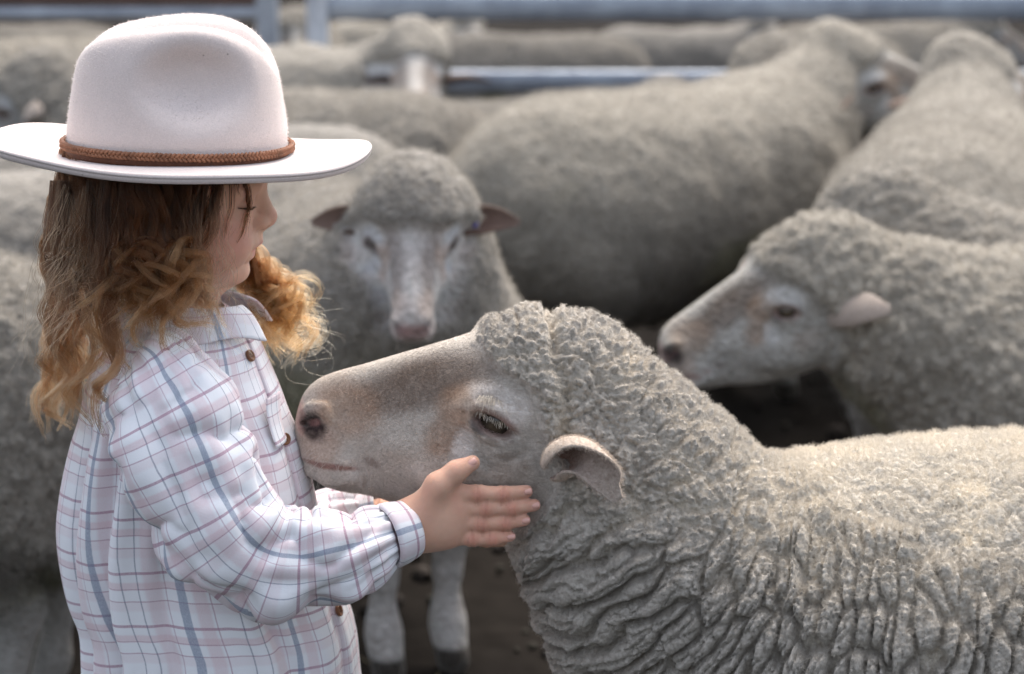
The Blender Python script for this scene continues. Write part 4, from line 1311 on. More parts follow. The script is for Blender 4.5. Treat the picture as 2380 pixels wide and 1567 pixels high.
def sleeve(rows, seed, name='sleeve', nring=84, ns=150, flat=None):
    """rows: x, y on the sheet, distance, radius across the picture, radius in depth"""
    rows = np.array(rows, float)
    C0 = np.stack([at(r[0], r[1], r[2]) for r in rows])
    t0 = np.concatenate([[0], np.cumsum(np.linalg.norm(np.diff(C0, axis=0), axis=1))])
    s = np.linspace(0, t0[-1], ns)
    A = np.stack([cinterp(s, t0, C0[:, k]) for k in range(3)], 1)
    r1, r2 = cinterp(s, t0, rows[:, 3]) / 1000, cinterp(s, t0, rows[:, 4]) / 1000
    T = np.gradient(A, axis=0); T[:, 1] *= .3; T /= np.linalg.norm(T, axis=1, keepdims=True)
    Yv = np.array((0, 1.0, 0)); B = np.cross(T, Yv); B /= np.linalg.norm(B, axis=1, keepdims=True)   # B lies in the picture
    D = np.cross(B, T)
    th = np.linspace(0, 2 * math.pi, nring, endpoint=False)
    fs, ft = s[:, None] + 0 * th, th[None] + 0 * s[:, None]
    f = s / s[-1]
    P3 = np.stack([fs.ravel() * 30, np.cos(ft).ravel() * 1.6, np.sin(ft).ravel() * 1.6], 1)
    w = (.0105 * fbm(P3 * .55, seed, 2) - .0125 * (1 - np.abs(fbm(P3 * np.array((.75, .9, .9)), seed + 5, 2))) ** 3 + .006).reshape(ns, nring)
    gat = lambda at_, ln: np.exp(-((s - at_ * s[-1]) / ln) ** 2)[:, None]
    w = w * (1 - .6 * gat(0, .02) - .7 * gat(1, .02))
    w += .0030 * gat(.02, .045) * np.sin(ft * 17 + 2 * fbm(P3 * .3, seed + 7, 1).reshape(ns, nring))
    w += .0026 * gat(.97, .040) * np.sin(ft * 13 + 3 * fbm(P3 * .4, seed + 8, 1).reshape(ns, nring))
    # the creases of the bent elbow, strongest inside the bend
    inner = np.clip(np.cos(ft - INNER), 0, 1) ** 1.2
    el = np.exp(-((s - .57 * s[-1]) / .055) ** 2)[:, None]
    w += .0085 * el * inner * np.sin((fs + .010 * fbm(P3 * .5, seed + 9, 1).reshape(ns, nring) + .018 * np.sin(ft)) / .0052 * .55)
    el2 = np.exp(-((s - .75 * s[-1]) / .07) ** 2)[:, None]
    w += .0062 * el2 * np.sin((fs * .8 + .034 * np.cos(ft - 1)) / .0058 * .5) * (.4 + .6 * inner)
    G = A[:, None] + (r1[:, None] + w)[..., None] * np.cos(ft)[..., None] * B[:, None] + (r2[:, None] + w)[..., None] * np.sin(ft)[..., None] * D[:, None]
    return G, s

INNER = math.pi        # filled in below once the side of the bend is known
NEAR_ROWS = [(322, 822, 2.118, 26, 10), (338, 842, 2.108, 44, 26), (362, 890, 2.090, 55, 40), (398, 965, 2.072, 60, 46), (434, 1050, 2.060, 61, 48), (474, 1140, 2.052, 60, 49),
        (522, 1220, 2.047, 58, 49), (580, 1278, 2.046, 56, 48), (650, 1306, 2.050, 53, 46), (720, 1308, 2.056, 50, 44), (790, 1294, 2.066, 46, 41), (850, 1273, 2.078, 40, 37), (890, 1254, 2.091, 33, 33), (916, 1243, 2.098, 25.5, 26)]
G, s_ = sleeve(NEAR_ROWS, 411)
sl, _, _ = cloth('sleeve', G, True, None, uoff=.056, voff=.02); sub(sl)
NSL = G
FAR_ROWS = [(340, 835, 2.285, 44, 26), (398, 960, 2.325, 56, 44), (470, 1130, 2.345, 56, 46), (560, 1240, 2.345, 52, 46), (680, 1250, 2.338, 46, 42), (780, 1218, 2.325, 40, 38), (840, 1198, 2.312, 33, 32), (862, 1190, 2.308, 26, 26)]
G, s_ = sleeve(FAR_ROWS, 431)
sl2, _, _ = cloth('sleeve', G, True, None, uoff=.01, voff=.04); sub(sl2)

def cuff(p0, p1, r0, r1):
    p0, p1 = np.asarray(p0), np.asarray(p1)
    T = (p1 - p0); ln = np.linalg.norm(T); T /= ln
    B = np.cross(T, (0, 1.0, 0)); B /= np.linalg.norm(B); D = np.cross(B, T)
    th = np.linspace(0, 2 * math.pi, 60, endpoint=False)
    prof = [(-.001, r0 - .001), (.0008, r0 + .0012), (.003, r0 + .0022), (ln * .5, (r0 + r1) / 2 + .0025), (ln - .0025, r1 + .002), (ln, r1 + .0008), (ln - .001, r1 - .0012), (ln * .6, r1 - .0018)]
    G = np.stack([p0 + T * a + (r + .0008 * fbm(np.stack([np.cos(th) * 2, np.sin(th) * 2, th * 0 + a * 60], 1), 77, 2))[:, None] * (np.cos(th)[:, None] * B + np.sin(th)[:, None] * D) for a, r in prof])
    c, _, _ = cloth('cuff', G, True, None, uoff=.02, voff=.033, thick=.0006)
    return sub(c)
cuff(at(898, 1248, 2.094), at(956, 1228, 2.108), .0300, .0262)
cuff(at(858, 1192, 2.308), at(900, 1178, 2.300), .0270, .0260)

# collar: a stand with its open front corner
th = np.linspace(R(24), R(336), 110)
prof = [(702, .056, .048), (722, .064, .056), (744, .076, .066)]
rowsG = []
for t_ in np.linspace(0, 1, 14):
    lift = math.sin(math.pi * t_ * .5)
    cxp = kx(430) + .008 * t_
    rx, ry = .055 + .016 * t_, .050 + .022 * t_
    zf = kz(692 + 62 * t_) - .006 * np.cos(th) * (.6 + .6 * t_) + .004 * np.sin(5 * th) * t_ + .006 * math.sin(math.pi * t_)
    rowsG.append(np.stack([cxp + rx * np.cos(th) * 1.12, GY + ry * np.sin(th), zf], -1))
c, _, _ = cloth('collar', np.stack(rowsG), False, None, uoff=.01, voff=.018, thick=.002); sub(c)

# placket: a doubled strip that follows the front of the shirt, and its buttons
def shirt_ring(py, phi):
    i = np.interp(py, ys, np.arange(nr)); j = (phi % (2 * math.pi)) / (2 * math.pi) * nc
    i0, j0 = int(i), int(j) % nc
    g = SV.reshape(nr, nc + 1, 3)
    return g[min(i0 + 1, nr - 1), j0] * (i - i0) + g[i0, j0] * (1 - i + i0)
pr = []
for py in np.linspace(738, 1846, 120):
    row = []
    for k_, ph in enumerate(np.linspace(-.30, .10, 12)):
        p = shirt_ring(py, ph)
        o2 = np.array((math.cos(ph), math.sin(ph), 0))
        row.append(p + o2 * (.0026 if 0 < k_ < 11 else .0006))
    pr.append(row)
c, PV, PF = cloth('placket', np.array(pr), False, None, uoff=.012, voff=.030, thick=.0008); sub(c)
P_BVH = BVHTree.FromPolygons(PV.tolist(), PF.tolist())
M_BTN = plain('button_wood', (.22, .095, .045), .45, 300, dark=.6)
def button(px, py, r=.0062):
    l, n_ = hit(P_BVH, px, py)
    if l is None: l, n_ = hit(SHIRT_BVH, px, py)
    if l is None: return
    if n_.y > 0: n_ = -n_
    th = np.linspace(0, 2 * math.pi, 22, endpoint=False)
    prof = [(0, .0008), (r * .45, .0008), (r * .62, .0010), (r * .72, .0022), (r * .92, .0022), (r, .0010), (r * .95, -.0012), (0, -.0014)]
    Gb = np.stack([np.stack([a * np.cos(th), a * np.sin(th), np.full_like(th, h)], -1) for a, h in prof])
    parts = [grid(Gb, True)]
    M4 = Matrix.Translation(l + n_ * .0022) @ n_.to_track_quat('Z', 'Y').to_matrix().to_4x4()
    V, F = parts[0]
    V = V @ np.array(M4)[:3, :3].T + np.array(M4)[:3, 3]
    bt = obj('button', mesh_np('button', V, F), M_BTN); sub(bt)
    # four dark thread holes
    hs = []
    for sx in (-1, 1):
        for sy in (-1, 1):
            c_ = np.array((sx * r * .22, sy * r * .22, .00095))
            hs.append((np.array([c_ + (r * .11 * math.cos(t_), r * .11 * math.sin(t_), 0) for t_ in np.linspace(0, 2 * math.pi, 8, endpoint=False)]), np.array([[0, 1, 2, 3], [0, 3, 4, 7], [4, 5, 6, 7]])))
    V, F = merge(hs)
    V = V @ np.array(M4)[:3, :3].T + np.array(M4)[:3, 3]
    th_ = obj('thread_holes', mesh_np('thread_holes', V, F), plain('thread', (.03, .015, .01), .8)); sub(th_)
for p in ((577, 829), (659, 1021), (783, 1420), (722, 1215)): button(*p)
# a breast pocket edge that stands off the chest
pk = []
for py in np.linspace(884, 990, 20):
    t_ = (py - 884) / 106
    pk.append([shirt_ring(py, ph) + np.array((.006 + .010 * (1 - t_) ** 2, -.001, 0)) for ph in np.linspace(-.62, -.33, 12)])
c, _, _ = cloth('pocket', np.array(pk), False, None, uoff=.03, voff=.01, thick=.0016); sub(c)

# trousers and boots, below the picture
M_DENIM = plain('denim', (.045, .07, .13), .9, 300); M_BOOT = plain('boot_leather', (.12, .06, .03), .6, 60)
tp = []
for s in (-1, 1):
    tp.append(tube([(kx(485), GY + s * .055, kz(1720)), (kx(492), GY + s * .058, .40), (kx(498), GY + s * .06, .25), (kx(492), GY + s * .062, .10)], [.088, .068, .060, .058], 20))
V, F = merge(tp); adopt(obj('trousers', mesh_np('trousers', V, F), M_DENIM), KID)
for s in (-1, 1):
    f_ = lambda P: smin(cap(P, (kx(490), GY + s * .062, .16), (kx(490), GY + s * .062, .06), .05, .045), smax(cap(P, (kx(490), GY + s * .062, .04), (kx(660), GY + s * .066, .034), .045, .038), -(P[:, 2] - .002), .004), .03)
    V, Q = surface(f_, (kx(350), GY + s * .062 - .08, -.02), (kx(800), GY + s * .062 + .08, .26), .008, 6)
    adopt(obj('boot', mesh_np('boot', V, Q), M_BOOT), KID)
# ================================================================== THE HAT
HAT = thing('hat', 'cream wide-brimmed felt hat with a braided tan band, worn by the child', 'hat', tuple(at(412, 352, GY)))
def felt():
    m, N, L, b = new_mat('felt')
    tc = N.new('ShaderNodeTexCoord').outputs['Object']
    n1 = tex(N, L, 'ShaderNodeTexNoise', 14, tc, Detail=3.0); n2 = tex(N, L, 'ShaderNodeTexNoise', 700, tc, Detail=4.0, Roughness=.7)
    n3 = tex(N, L, 'ShaderNodeTexVoronoi', 42, tc)
    c = mixc(N, L, (.66, .565, .53), (.71, .625, .595), n1.outputs[0])
    c = mixc(N, L, c, ramp(N, L, n2.outputs[0], .3, .75, (.86,) * 3, (1.05,) * 3), 1.0, 'MULTIPLY')
    c = mixc(N, L, c, ramp(N, L, n3.outputs['Distance'], .03, .05, (.25, .22, .2), (1, 1, 1)), .55, 'MULTIPLY')
    L.new(c, b.inputs['Base Color']); b.inputs['Roughness'].default_value = .95; b.inputs['Specular IOR Level'].default_value = .1
    b.inputs['Sheen Weight'].default_value = .35; b.inputs['Sheen Roughness'].default_value = .4
    bump(N, L, b, n2.outputs[0], .35, .0012)
    return m
M_FELT = felt()
HC = at(412, 352, GY)
def hq(px, py): p = at(px, py, GY) - HC; return p[0], p[2]
# crown: an oval drum that leans in, closed by a top with a long crease and pinched at the front
_ct = np.array([(356, 154, 674), (345, 159, 669), (300, 159, 667), (250, 164, 660), (200, 171, 652), (150, 180, 642), (110, 190, 628), (85, 197, 615), (40, 205, 592)], float)
ZC, XL, XR = (np.array([hq(400, r[0])[1] for r in _ct]), np.array([hq(r[1], r[0])[0] for r in _ct]), np.array([hq(r[2], r[0])[0] for r in _ct]))
TX = np.array([hq(p, 100)[0] for p in (150, 205, 240, 300, 360, 420, 480, 540, 590, 630, 680)]); TZ = np.array([hq(400, p)[1] for p in (118, 78, 65, 52, 43, 38, 39, 50, 68, 96, 150)])
def crown_sdf(P, off=0.0):
    x, y, z = P[:, 0], np.abs(P[:, 1]), P[:, 2]
    zc = np.clip(z, ZC[0], ZC[-1])
    xl, xr = cinterp(zc, ZC, XL) + off, cinterp(zc, ZC, XR) - off
    a = (xr - xl) / 2; w = a * .80
    n = 2.2
    k = ((np.abs(x - (xl + xr) / 2) / a) ** n + (y / w) ** n) ** (1 / n)
    d = (k - 1) * w
    top = cinterp(np.clip(x, TX[0], TX[-1]), TX, TZ) - off
    # two crests with a valley between them, and the brow of the top rolls off to the sides
    top = top - .001 - .0035 * sstep(.004, -.03, P[:, 1]) - .026 * np.exp(-(y / .017) ** 2) * sstep(-.10, -.02, x) * sstep(.12, .05, x) - .010 * np.exp(-(y / .02) ** 2) - 3.5 * np.maximum(y - .045, 0) ** 2 - .001
    d = smax(d, (z - top) * .9, .013)
    d = smax(d, -ell(np.stack([x, y, z], 1), (hq(500, 166)[0], .098, hq(500, 166)[1]), (.068, .050, .042)), .016)   # pinches
    return d
lo_h, hi_h = (-.15, -.12, -.012), (.15, .12, .16)
V, Q = surface(crown_sdf, lo_h, hi_h, .0022)
V = relax(V, Q, 4)
cr = obj('crown', mesh_np('crown', V, Q), M_FELT, HAT)
FZ_V, FZ_Q = V, Q
# brim
ph_ = np.linspace(0, 2 * math.pi, 180, endpoint=False)
cs, sn = np.cos(ph_), np.sin(ph_)
ox, oy = .187, .142
xm = hq(418, 350)[0]; ix = (hq(674, 350)[0] - hq(150, 350)[0]) / 2 - .004; xi = (hq(674, 350)[0] + hq(150, 350)[0]) / 2
prof = []
SB = np.concatenate([np.linspace(0, .95, 18), [.958, .968, .978, .987, .994, .998, 1.0]])
for s in SB: prof.append((s, +1))
for s in SB[::-1]: prof.append((s, -1))
rows = []
def brim_z(s, th): return (-.004 - .012 * s * s * np.sin(th) ** 2 * .6 + .006 * s ** 3 * np.cos(th) ** 2 - .0085 * s * np.cos(th) + .006 * s ** 6
                            + .0026 * s * np.sin(3 * th + .6) + .0016 * s * np.sin(5 * th + 1))
k_ = 0
for s, sd_ in prof:
    edge = sstep(.9, 1.0, np.array(s))
    tck = .0026 + .0018 * sstep(.80, .93, np.array(s)) - (.0044 if s >= 1 else .0044 * (1 - math.sqrt(max(0, 1 - ((s - .955) / .045) ** 2))) if s > .955 else 0)
    a = (ix + (ox - ix) * s); b_ = (ix * .80 + (oy - ix * .80) * s)
    cxx = xi + (xm - xi) * s
    rows.append(np.stack([cxx + a * cs, b_ * sn, brim_z(s, ph_) + sd_ * tck], -1))
V, F = grid(np.stack(rows), True)
obj('brim', mesh_np('brim', V, F), M_FELT, HAT)
# leather band: a flat strip with a three-strand braid above it
M_BAND = plain('band_leather', (.10, .034, .016), .6, 200); M_BRAID = plain('braid_leather', (.27, .12, .065), .65, 60, dark=.55, bumpd=.0006)
def ring(py_l, py_r, grow, th):
    t = (np.cos(th) + 1) / 2
    z = (1 - t) * hq(412, py_l)[1] + t * hq(412, py_r)[1]
    xl = np.interp(z, ZC, XL) - grow; xr = np.interp(z, ZC, XR) + grow
    a = (xr - xl) / 2
    n = 2.2
    c, s = np.cos(th), np.sin(th)
    k = (np.abs(c) ** n + np.abs(s) ** n) ** (-1 / n)
    return np.stack([(xl + xr) / 2 + a * c * k, (a - grow) * .80 * s * k + grow * s, z], -1)
th = np.linspace(0, 2 * math.pi, 200, endpoint=False)
rows = [ring(327, 343, g, th) + (0, 0, dz) for g, dz in ((.0005, .001), (.0020, .0008), (.0024, -.003), (.0024, -.0080), (.0020, -.0096), (.0005, -.0098))]
V, F = grid(np.stack(rows), True)
band = obj('band', mesh_np('band', V, F), M_BAND, HAT)
NB = 54
tt = np.linspace(0, 2 * math.pi, NB * 24, endpoint=False)
for k_ in range(3):
    a = tt * NB / 1.0 + k_ * 2 * math.pi / 3
    base = ring(326, 342, .0040, tt)
    base2 = ring(326, 342, .0060, tt)
    rad_dir = base2 - base; rad_dir /= np.linalg.norm(rad_dir, axis=1, keepdims=True)
    c_ = base + rad_dir * (.0015 * np.sin(2 * a))[:, None] + np.stack([0 * tt, 0 * tt, -.0002 + .0027 * np.sin(a)], 1)
    V, F = tube(c_ + rng.normal(0, .00018, c_.shape), .00155, 7, True)
    obj('braid_strand', mesh_np('braid_strand', V, F), M_BRAID, band)

# nap: very short fibres that soften the outline of the felt
NN = normals(FZ_V, FZ_Q)
p_, n_, i_ = scatter(FZ_V, FZ_Q, NN, (FZ_V[:, 2] > 0) * 1.0, 16000, 8)
d_ = n_ + rng.normal(0, .6, n_.shape); L_ = rng.uniform(.0006, .0016, (len(p_), 1))
nap = fibres('nap', np.stack([p_, p_ + d_ * L_ * .6, p_ + d_ * L_], 1), np.array([.00012, .0001, .00005]), M_FIBRE, HAT, np.full((len(p_), 3, 3), .74) * (1, .93, .9))
nap['kind'] = 'stuff'
# ================================================================== HAIR
def resample(P, k):
    P = np.asarray(P, float)
    t0 = np.concatenate([[0], np.cumsum(np.linalg.norm(np.diff(P, axis=0), axis=1))])
    s = np.linspace(0, t0[-1], k)
    return np.stack([cinterp(s, t0, P[:, j]) for j in range(3)], 1), t0[-1]

HK = 44
ALLP, ALLR, ALLC = [], [], []
def lock(path, n=40, w0=.007, w1=.004, curl=.010, turns=2.0, start=.4, phase=None, root=(.075, .040, .022), mid=(.19, .105, .055), tip=(.145, .068, .028), flat=.45, fly=.0007, rad=.00026, vary=.12, wave=.0045):
    """one lock: strands that follow a path together, twisting into a curl towards the tip"""
    A, ln = resample(path, HK)
    T = np.gradient(A, axis=0); T /= np.linalg.norm(T, axis=1, keepdims=True)
    ref = np.array((.3, .9, .2)); B = np.cross(T, ref); B /= np.linalg.norm(B, axis=1, keepdims=True); D = np.cross(B, T)
    s = np.linspace(0, 1, HK)
    g = sstep(start, 1.0, s)
    ph0 = rng.uniform(0, 6.28) if phase is None else phase
    sg = rng.choice((-1, 1))
    n_ = n
    r = np.sqrt(rng.random(n_)); an = rng.uniform(0, 6.28, n_)
    ou, ov = r * np.cos(an), r * np.sin(an) * flat
    w = (w0 * (1 - s) + w1 * s) * (.45 + .75 * np.sin(math.pi * np.clip(s * .8 + .15, 0, 1)))
    jl = 1 - rng.uniform(0, .14, n_)                       # strands end at different lengths
    ss = s[None] * jl[:, None]
    idx = ss * (HK - 1); i0 = np.minimum(idx.astype(int), HK - 2); fr_ = (idx - i0)[..., None]
    lerp = lambda X: X[i0] * (1 - fr_) + X[i0 + 1] * fr_
    a = ph0 + sg * 2 * math.pi * turns * sstep(start * .6, 1.15, ss) * 1.0 + rng.normal(0, vary, n_)[:, None]
    cr = curl * sstep(start, 1.0, ss) * (1 + rng.normal(0, .14, n_))[:, None]
    lw = np.interp(ss, s, w)
    wv = wave * np.sin(ss * rng.uniform(12, 19) + ph0) * sstep(.04, .35, ss)
    P = lerp(A) + lerp(B) * (cr * np.cos(a) + lw * ou[:, None] + wv)[..., None] + lerp(D) * (cr * np.sin(a) + lw * ov[:, None])[..., None]
    # loose hairs wander off
    wn_ = rng.normal(0, 1, (n_, 3)) * (rng.random((n_, 1)) ** 3)
    P = P + (fly * 5 * sstep(.2, 1, ss) ** 1.4)[..., None] * wn_[:, None]
    tone = rng.uniform(.78, 1.22, (n_, 1, 1)) * rng.uniform(.8, 1.2)
    c1 = sstep(.05, .55, ss)[..., None]; c2 = sstep(.5, 1.0, ss)[..., None]
    Cc = (np.array(root) * (1 - c1) + np.array(mid) * c1) * (1 - c2) + np.array(tip) * c2
    ALLP.append(P); ALLC.append(Cc * tone); ALLR.append(np.repeat((rad * (1 - .55 * s))[None], n_, 0))

def hp_(px, py, dy): return at(px, py, GY + dy)
# hair of the near side and the back, combed straight down under the brim and curling from the shoulder on
NL = 250
for i in range(NL):
    f = (i + rng.random()) / NL                              # 0 at the temple, 1 behind the head and round to the far side
    phi = -R(46) - f * R(164)
    depth_in = rng.random() ** 1.5                           # inner layers hang straighter and darker
    ex, ey = .098 - .02 * depth_in, .081 - .016 * depth_in
    c0 = at(385, 372, GY)
    root = c0 + (ex * math.cos(phi), ey * math.sin(phi), .012)
    px_end = np.interp(f, [0, .12, .30, .5, .7, .85, 1], [462, 450, 400, 318, 190, 140, 165]) + rng.normal(0, 24)
    py_end = np.interp(f, [0, .12, .30, .5, .7, .85, 1], [715, 745, 755, 775, 930, 1005, 960]) + rng.uniform(-95, 22)
    dy_end = np.interp(f, [0, .12, .30, .5, .7, .85, 1], [-.062, -.090, -.112, -.112, -.085, -.03, .04]) + rng.normal(0, .008) + .012 * depth_in
    px_mid = np.interp(f, [0, .12, .30, .5, .7, .85, 1], [424, 412, 368, 280, 170, 140, 158]) + rng.normal(0, 18)
    dy_mid = np.interp(f, [0, .12, .30, .5, .7, .85, 1], [-.056, -.072, -.090, -.088, -.055, -.005, .05]) + .016 * depth_in
    short = rng.random() < .55
    if short:
        py_end = rng.uniform(610, 730); px_end = px_mid * .75 + px_end * .25; dy_end = dy_end * .3 + np.interp(f, [0, .12, .30, .5, .7, .85, 1], [-.056, -.072, -.090, -.088, -.055, -.005, .05]) * .7
    pm = hp_(px_mid, 560 + rng.uniform(-20, 20), dy_mid)
    p1 = root * .5 + pm * .5 + (0, -.004, 0)
    p3 = hp_(px_mid * .45 + px_end * .55, 560 + (py_end - 560) * .5, dy_mid * .4 + dy_end * .6 - .006)
    pe = hp_(px_end, py_end, dy_end)
    long_ = (py_end - 640) / 350
    warm = np.interp(f, [0, .3, .6, 1], [1.12, 1.0, .9, .85])
    lock([root, p1, pm, p3, pe], n=46, w0=.0068, w1=.0025, curl=rng.uniform(.010, .023) * (.5 if short else 1), turns=rng.uniform(1.1, 2.2), start=rng.uniform(.30, .52),
         root=np.array((.034, .0115, .0048)) * warm, mid=np.array((.090, .034, .0135)) * warm * rng.uniform(.5, 1.7), tip=np.array((.150, .069, .0275)) * warm * rng.uniform(.6, 1.5) * (.55 if short else 1))
# chosen locks the eye catches
tipB = (.17, .080, .033)
for path, kw in [
    ([(150, 420, -.05), (140, 560, -.06), (150, 700, -.07), (130, 850, -.075), (150, 1010, -.08)], dict(curl=.018, turns=2.2, start=.5, n=75)),
    ([(250, 420, -.078), (235, 560, -.09), (250, 720, -.108), (272, 870, -.130), (240, 985, -.130)], dict(curl=.020, turns=1.7, start=.55, n=90)),
    ([(215, 420, -.07), (215, 600, -.08), (235, 760, -.11), (270, 880, -.125), (225, 985, -.12)], dict(curl=.024, turns=1.5, start=.6, n=85)),
    ([(130, 420, -.03), (120, 600, -.045), (112, 760, -.05), (118, 880, -.055), (125, 960, -.06)], dict(curl=.014, turns=2.6, start=.35)),
    ([(470, 420, -.068), (445, 540, -.078), (420, 650, -.09), (430, 740, -.108), (480, 790, -.112)], dict(curl=.018, turns=1.8, start=.5, n=60, tip=tipB)),
    ([(440, 420, -.072), (420, 540, -.082), (370, 660, -.10), (370, 745, -.114), (420, 800, -.118)], dict(curl=.016, turns=1.6, start=.5, n=60, tip=tipB)),
    ([(500, 430, -.062), (480, 540, -.068), (455, 640, -.078), (480, 720, -.092), (545, 745, -.088)], dict(curl=.016, turns=1.9, start=.5, n=60, tip=tipB)),
    ([(400, 430, -.078), (370, 560, -.09), (330, 660, -.105), (320, 740, -.118), (350, 800, -.122)], dict(curl=.013, turns=1.4, start=.5, n=60, tip=tipB))]:
    lock([hp_(*p) for p in path], **{**dict(n=50, w0=.009, w1=.004, mid=(.07, .031, .015), root=(.018, .008, .0045)), **kw})
# fringe: dark straight hairs in front of the temple and the long wisp across the cheek
for path, n_ in [([(560, 405, -.045), (575, 440, -.044), (577, 490, -.043), (566, 530, -.041), (553, 566, -.036)], 26), ([(566, 405, -.042), (578, 450, -.042), (574, 510, -.040), (564, 548, -.036)], 18),
                 ([(530, 400, -.056), (540, 440, -.057), (534, 500, -.058), (520, 560, -.056)], 14), ([(515, 400, -.060), (512, 460, -.062), (492, 540, -.066), (478, 600, -.066)], 16),
                 ([(545, 405, -.052), (552, 435, -.052), (556, 455, -.05)], 7), ([(500, 400, -.062), (492, 470, -.066), (462, 560, -.072), (448, 640, -.078)], 34)]:
    pp = []
    for a_, b_, c_ in path:
        l, n__ = hit(KID_BVH, a_, max(b_, 425))
        y = GY + c_ if l is None or l.y > GY else l.y - .0045
        pp.append(at(a_, b_, y))
    lock(pp, n=n_, w0=.004, w1=.0014, wave=.0006, curl=.0007, turns=.4, start=.5, root=(.018, .008, .004), mid=(.03, .013, .006), tip=(.07, .03, .013), fly=.0007, rad=.0002)
# far side: blond curls that hang in front of the chest with the light coming through
NF = 70
for i in range(NF):
    f = (i + rng.random()) / NF
    root = hp_(470 + 60 * f + rng.normal(0, 12), 500 + rng.uniform(-60, 60), .052 + .01 * rng.random())
    px_end = 572 + 165 * rng.random() ** 1.1; py_end = np.interp(px_end, [570, 650, 735], [790, 862, 835]) + rng.uniform(-135, 25)
    d1 = rng.uniform(.035, .075)
    pm = hp_(545 + 70 * f + rng.normal(0, 14), 630 + rng.uniform(-20, 20), d1 + .012)
    pe = hp_(px_end, py_end, d1 - .01)
    p3 = pm * .5 + pe * .5 + np.array((.010 + .008 * rng.random(), 0, .006))
    hot = rng.uniform(.85, 1.2)
    lock([root, root * .5 + pm * .5 + np.array((.004, 0, .0)), pm, p3, pe], n=24, w0=.006, w1=.0022, curl=rng.uniform(.008, .019), turns=rng.uniform(1.4, 2.6), start=rng.uniform(.2, .4),
         root=np.array((.045, .017, .007)) * hot, mid=np.array((.105, .040, .0145)) * hot, tip=np.array((.215, .104, .039)) * hot, fly=.0012, vary=.16)
for path in ([(600, 640, .05), (640, 720, .05), (670, 775, .045), (712, 760, .045), (728, 790, .045), (700, 812, .045)], [(590, 640, .05), (650, 730, .05), (690, 800, .045), (735, 800, .045), (738, 765, .045), (715, 748, .045)],
             [(600, 650, .05), (660, 760, .05), (700, 810, .05), (730, 790, .05), (722, 760, .05), (690, 752, .05)]):
    lock([hp_(*p) for p in path], n=30, w0=.006, w1=.006, curl=.004, turns=1.0, start=.5, root=(.14, .06, .025), mid=(.22, .115, .05), tip=(.34, .21, .10), fly=.0022, rad=.00017)
# stray hairs over everything
for i in range(130):
    a_ = rng.uniform(110, 520)
    p0 = hp_(a_, 420 + rng.uniform(0, 120), -.082); e_x = a_ + rng.normal(0, 55)
    lock([p0, hp_(a_ + rng.normal(0, 25), 600, -.096), hp_(e_x, rng.uniform(690, 900), -.118)], n=3, w0=.006, w1=.014, curl=rng.uniform(.004, .02), turns=rng.uniform(.6, 2), start=.2,
         root=(.05, .024, .012), mid=(.11, .055, .027), tip=(.25, .15, .075), rad=.00016, fly=.004)
for i in range(40):
    p0 = hp_(rng.uniform(560, 640), rng.uniform(590, 680), .05)
    lock([p0, hp_(rng.uniform(640, 700), rng.uniform(640, 760), .05), hp_(rng.uniform(640, 745), rng.uniform(680, 880), .045)], n=3, w0=.006, w1=.014, curl=rng.uniform(.006, .022), turns=rng.uniform(.8, 2.2), start=.2,
         root=(.15, .07, .03), mid=(.22, .12, .055), tip=(.34, .22, .11), rad=.00015, fly=.004)
M_HAIR = bpy.data.materials.new('hair'); M_HAIR.use_nodes = True
_N, _L = M_HAIR.node_tree.nodes, M_HAIR.node_tree.links
_N.remove(_N['Principled BSDF'])
_hb = _N.new('ShaderNodeBsdfHairPrincipled'); _hb.parametrization = 'COLOR'
_at = _N.new('ShaderNodeAttribute'); _at.attribute_name = 'col'
_L.new(_at.outputs['Color'], _hb.inputs['Color'])
_hb.inputs['Roughness'].default_value = .40; _hb.inputs['Radial Roughness'].default_value = .5; _hb.inputs['Coat'].default_value = 0; _hb.inputs['IOR'].default_value = 1.30
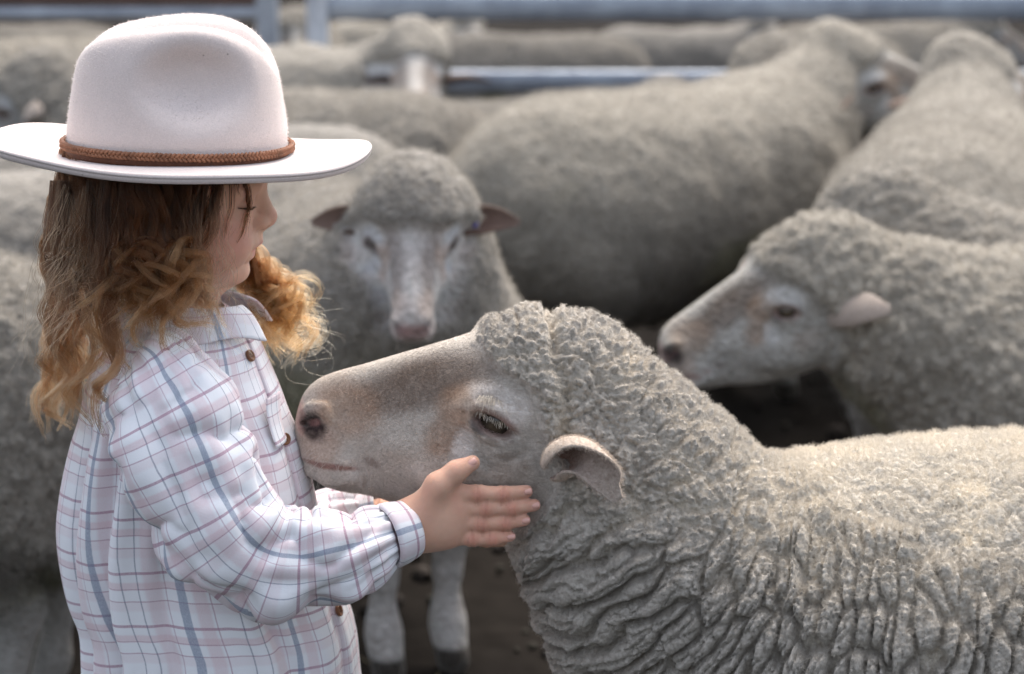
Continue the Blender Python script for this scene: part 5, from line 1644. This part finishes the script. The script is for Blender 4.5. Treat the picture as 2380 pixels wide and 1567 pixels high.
_L.new(_hb.outputs[0], [n for n in _N if n.type == 'OUTPUT_MATERIAL'][0].inputs['Surface'])
h = adopt(fibres('hair', np.concatenate(ALLP), np.concatenate(ALLR), M_HAIR, None, np.concatenate(ALLC)), KID)
print('hair strands', sum(len(p) for p in ALLP))
# ================================================================== GROUND: trodden dirt with bits of straw and dung
n_ = 240
gx = np.concatenate([np.linspace(-60, -2.6, 20), np.linspace(-2.5, 2.5, n_), np.linspace(2.6, 60, 20)])
gy = np.concatenate([np.linspace(-5, 1.4, 6), np.linspace(1.5, 7.5, n_), np.linspace(7.7, 300, 24)])
Gg = np.stack(np.meshgrid(gx, gy, [0.0], indexing='ij'), -1)[:, :, 0]
Pg = Gg.reshape(-1, 3)
nearw = sstep(60, 7, np.hypot(Pg[:, 0], Pg[:, 1] - 3)) 
Pg[:, 2] = nearw * (.014 * fbm(Pg * 5, 800, 3) + .010 * np.minimum(fbm(Pg * 14, 810, 2), 0))
V, F = grid(Gg)
M_DIRT = plain('dirt', (.018, .0155, .0135), .95, 14, spec=0.02, bumpd=.02)
g = obj('ground', mesh_np('ground', V, F[:, ::-1]), M_DIRT); g['kind'] = 'structure'
def litter(name, n, size, asp, mat, seed, lift):
    r = np.random.default_rng(seed)
    parts = []
    for i in range(n):
        c = np.array((r.uniform(-1.2, 1.4), r.uniform(2.4, 6.2), lift)); a = r.uniform(0, 6.28)
        L_ = size * r.uniform(.5, 1.5)
        d = np.array((math.cos(a), math.sin(a), r.uniform(-.1, .25)))
        V_, F_ = tube([c - d * L_ / 2, c - d * L_ * .2, c + d * L_ * .2, c + d * L_ / 2], np.array([.4, 1, 1, .4]) * L_ * asp, 6)
        parts.append((V_, F_))
    V_, F_ = merge(parts)
    o = obj(name, mesh_np(name, V_, F_), mat); o['kind'] = 'stuff'; return o
litter('straw', 130, .045, .03, plain('straw', (.17, .14, .085), .8), 3, .008)
litter('droppings', 420, .016, .42, plain('dung', (.03, .026, .018), .8, 80), 5, .007)
litter('clods', 260, .035, .45, plain('clod', (.038, .030, .025), .95, 60), 6, .006)
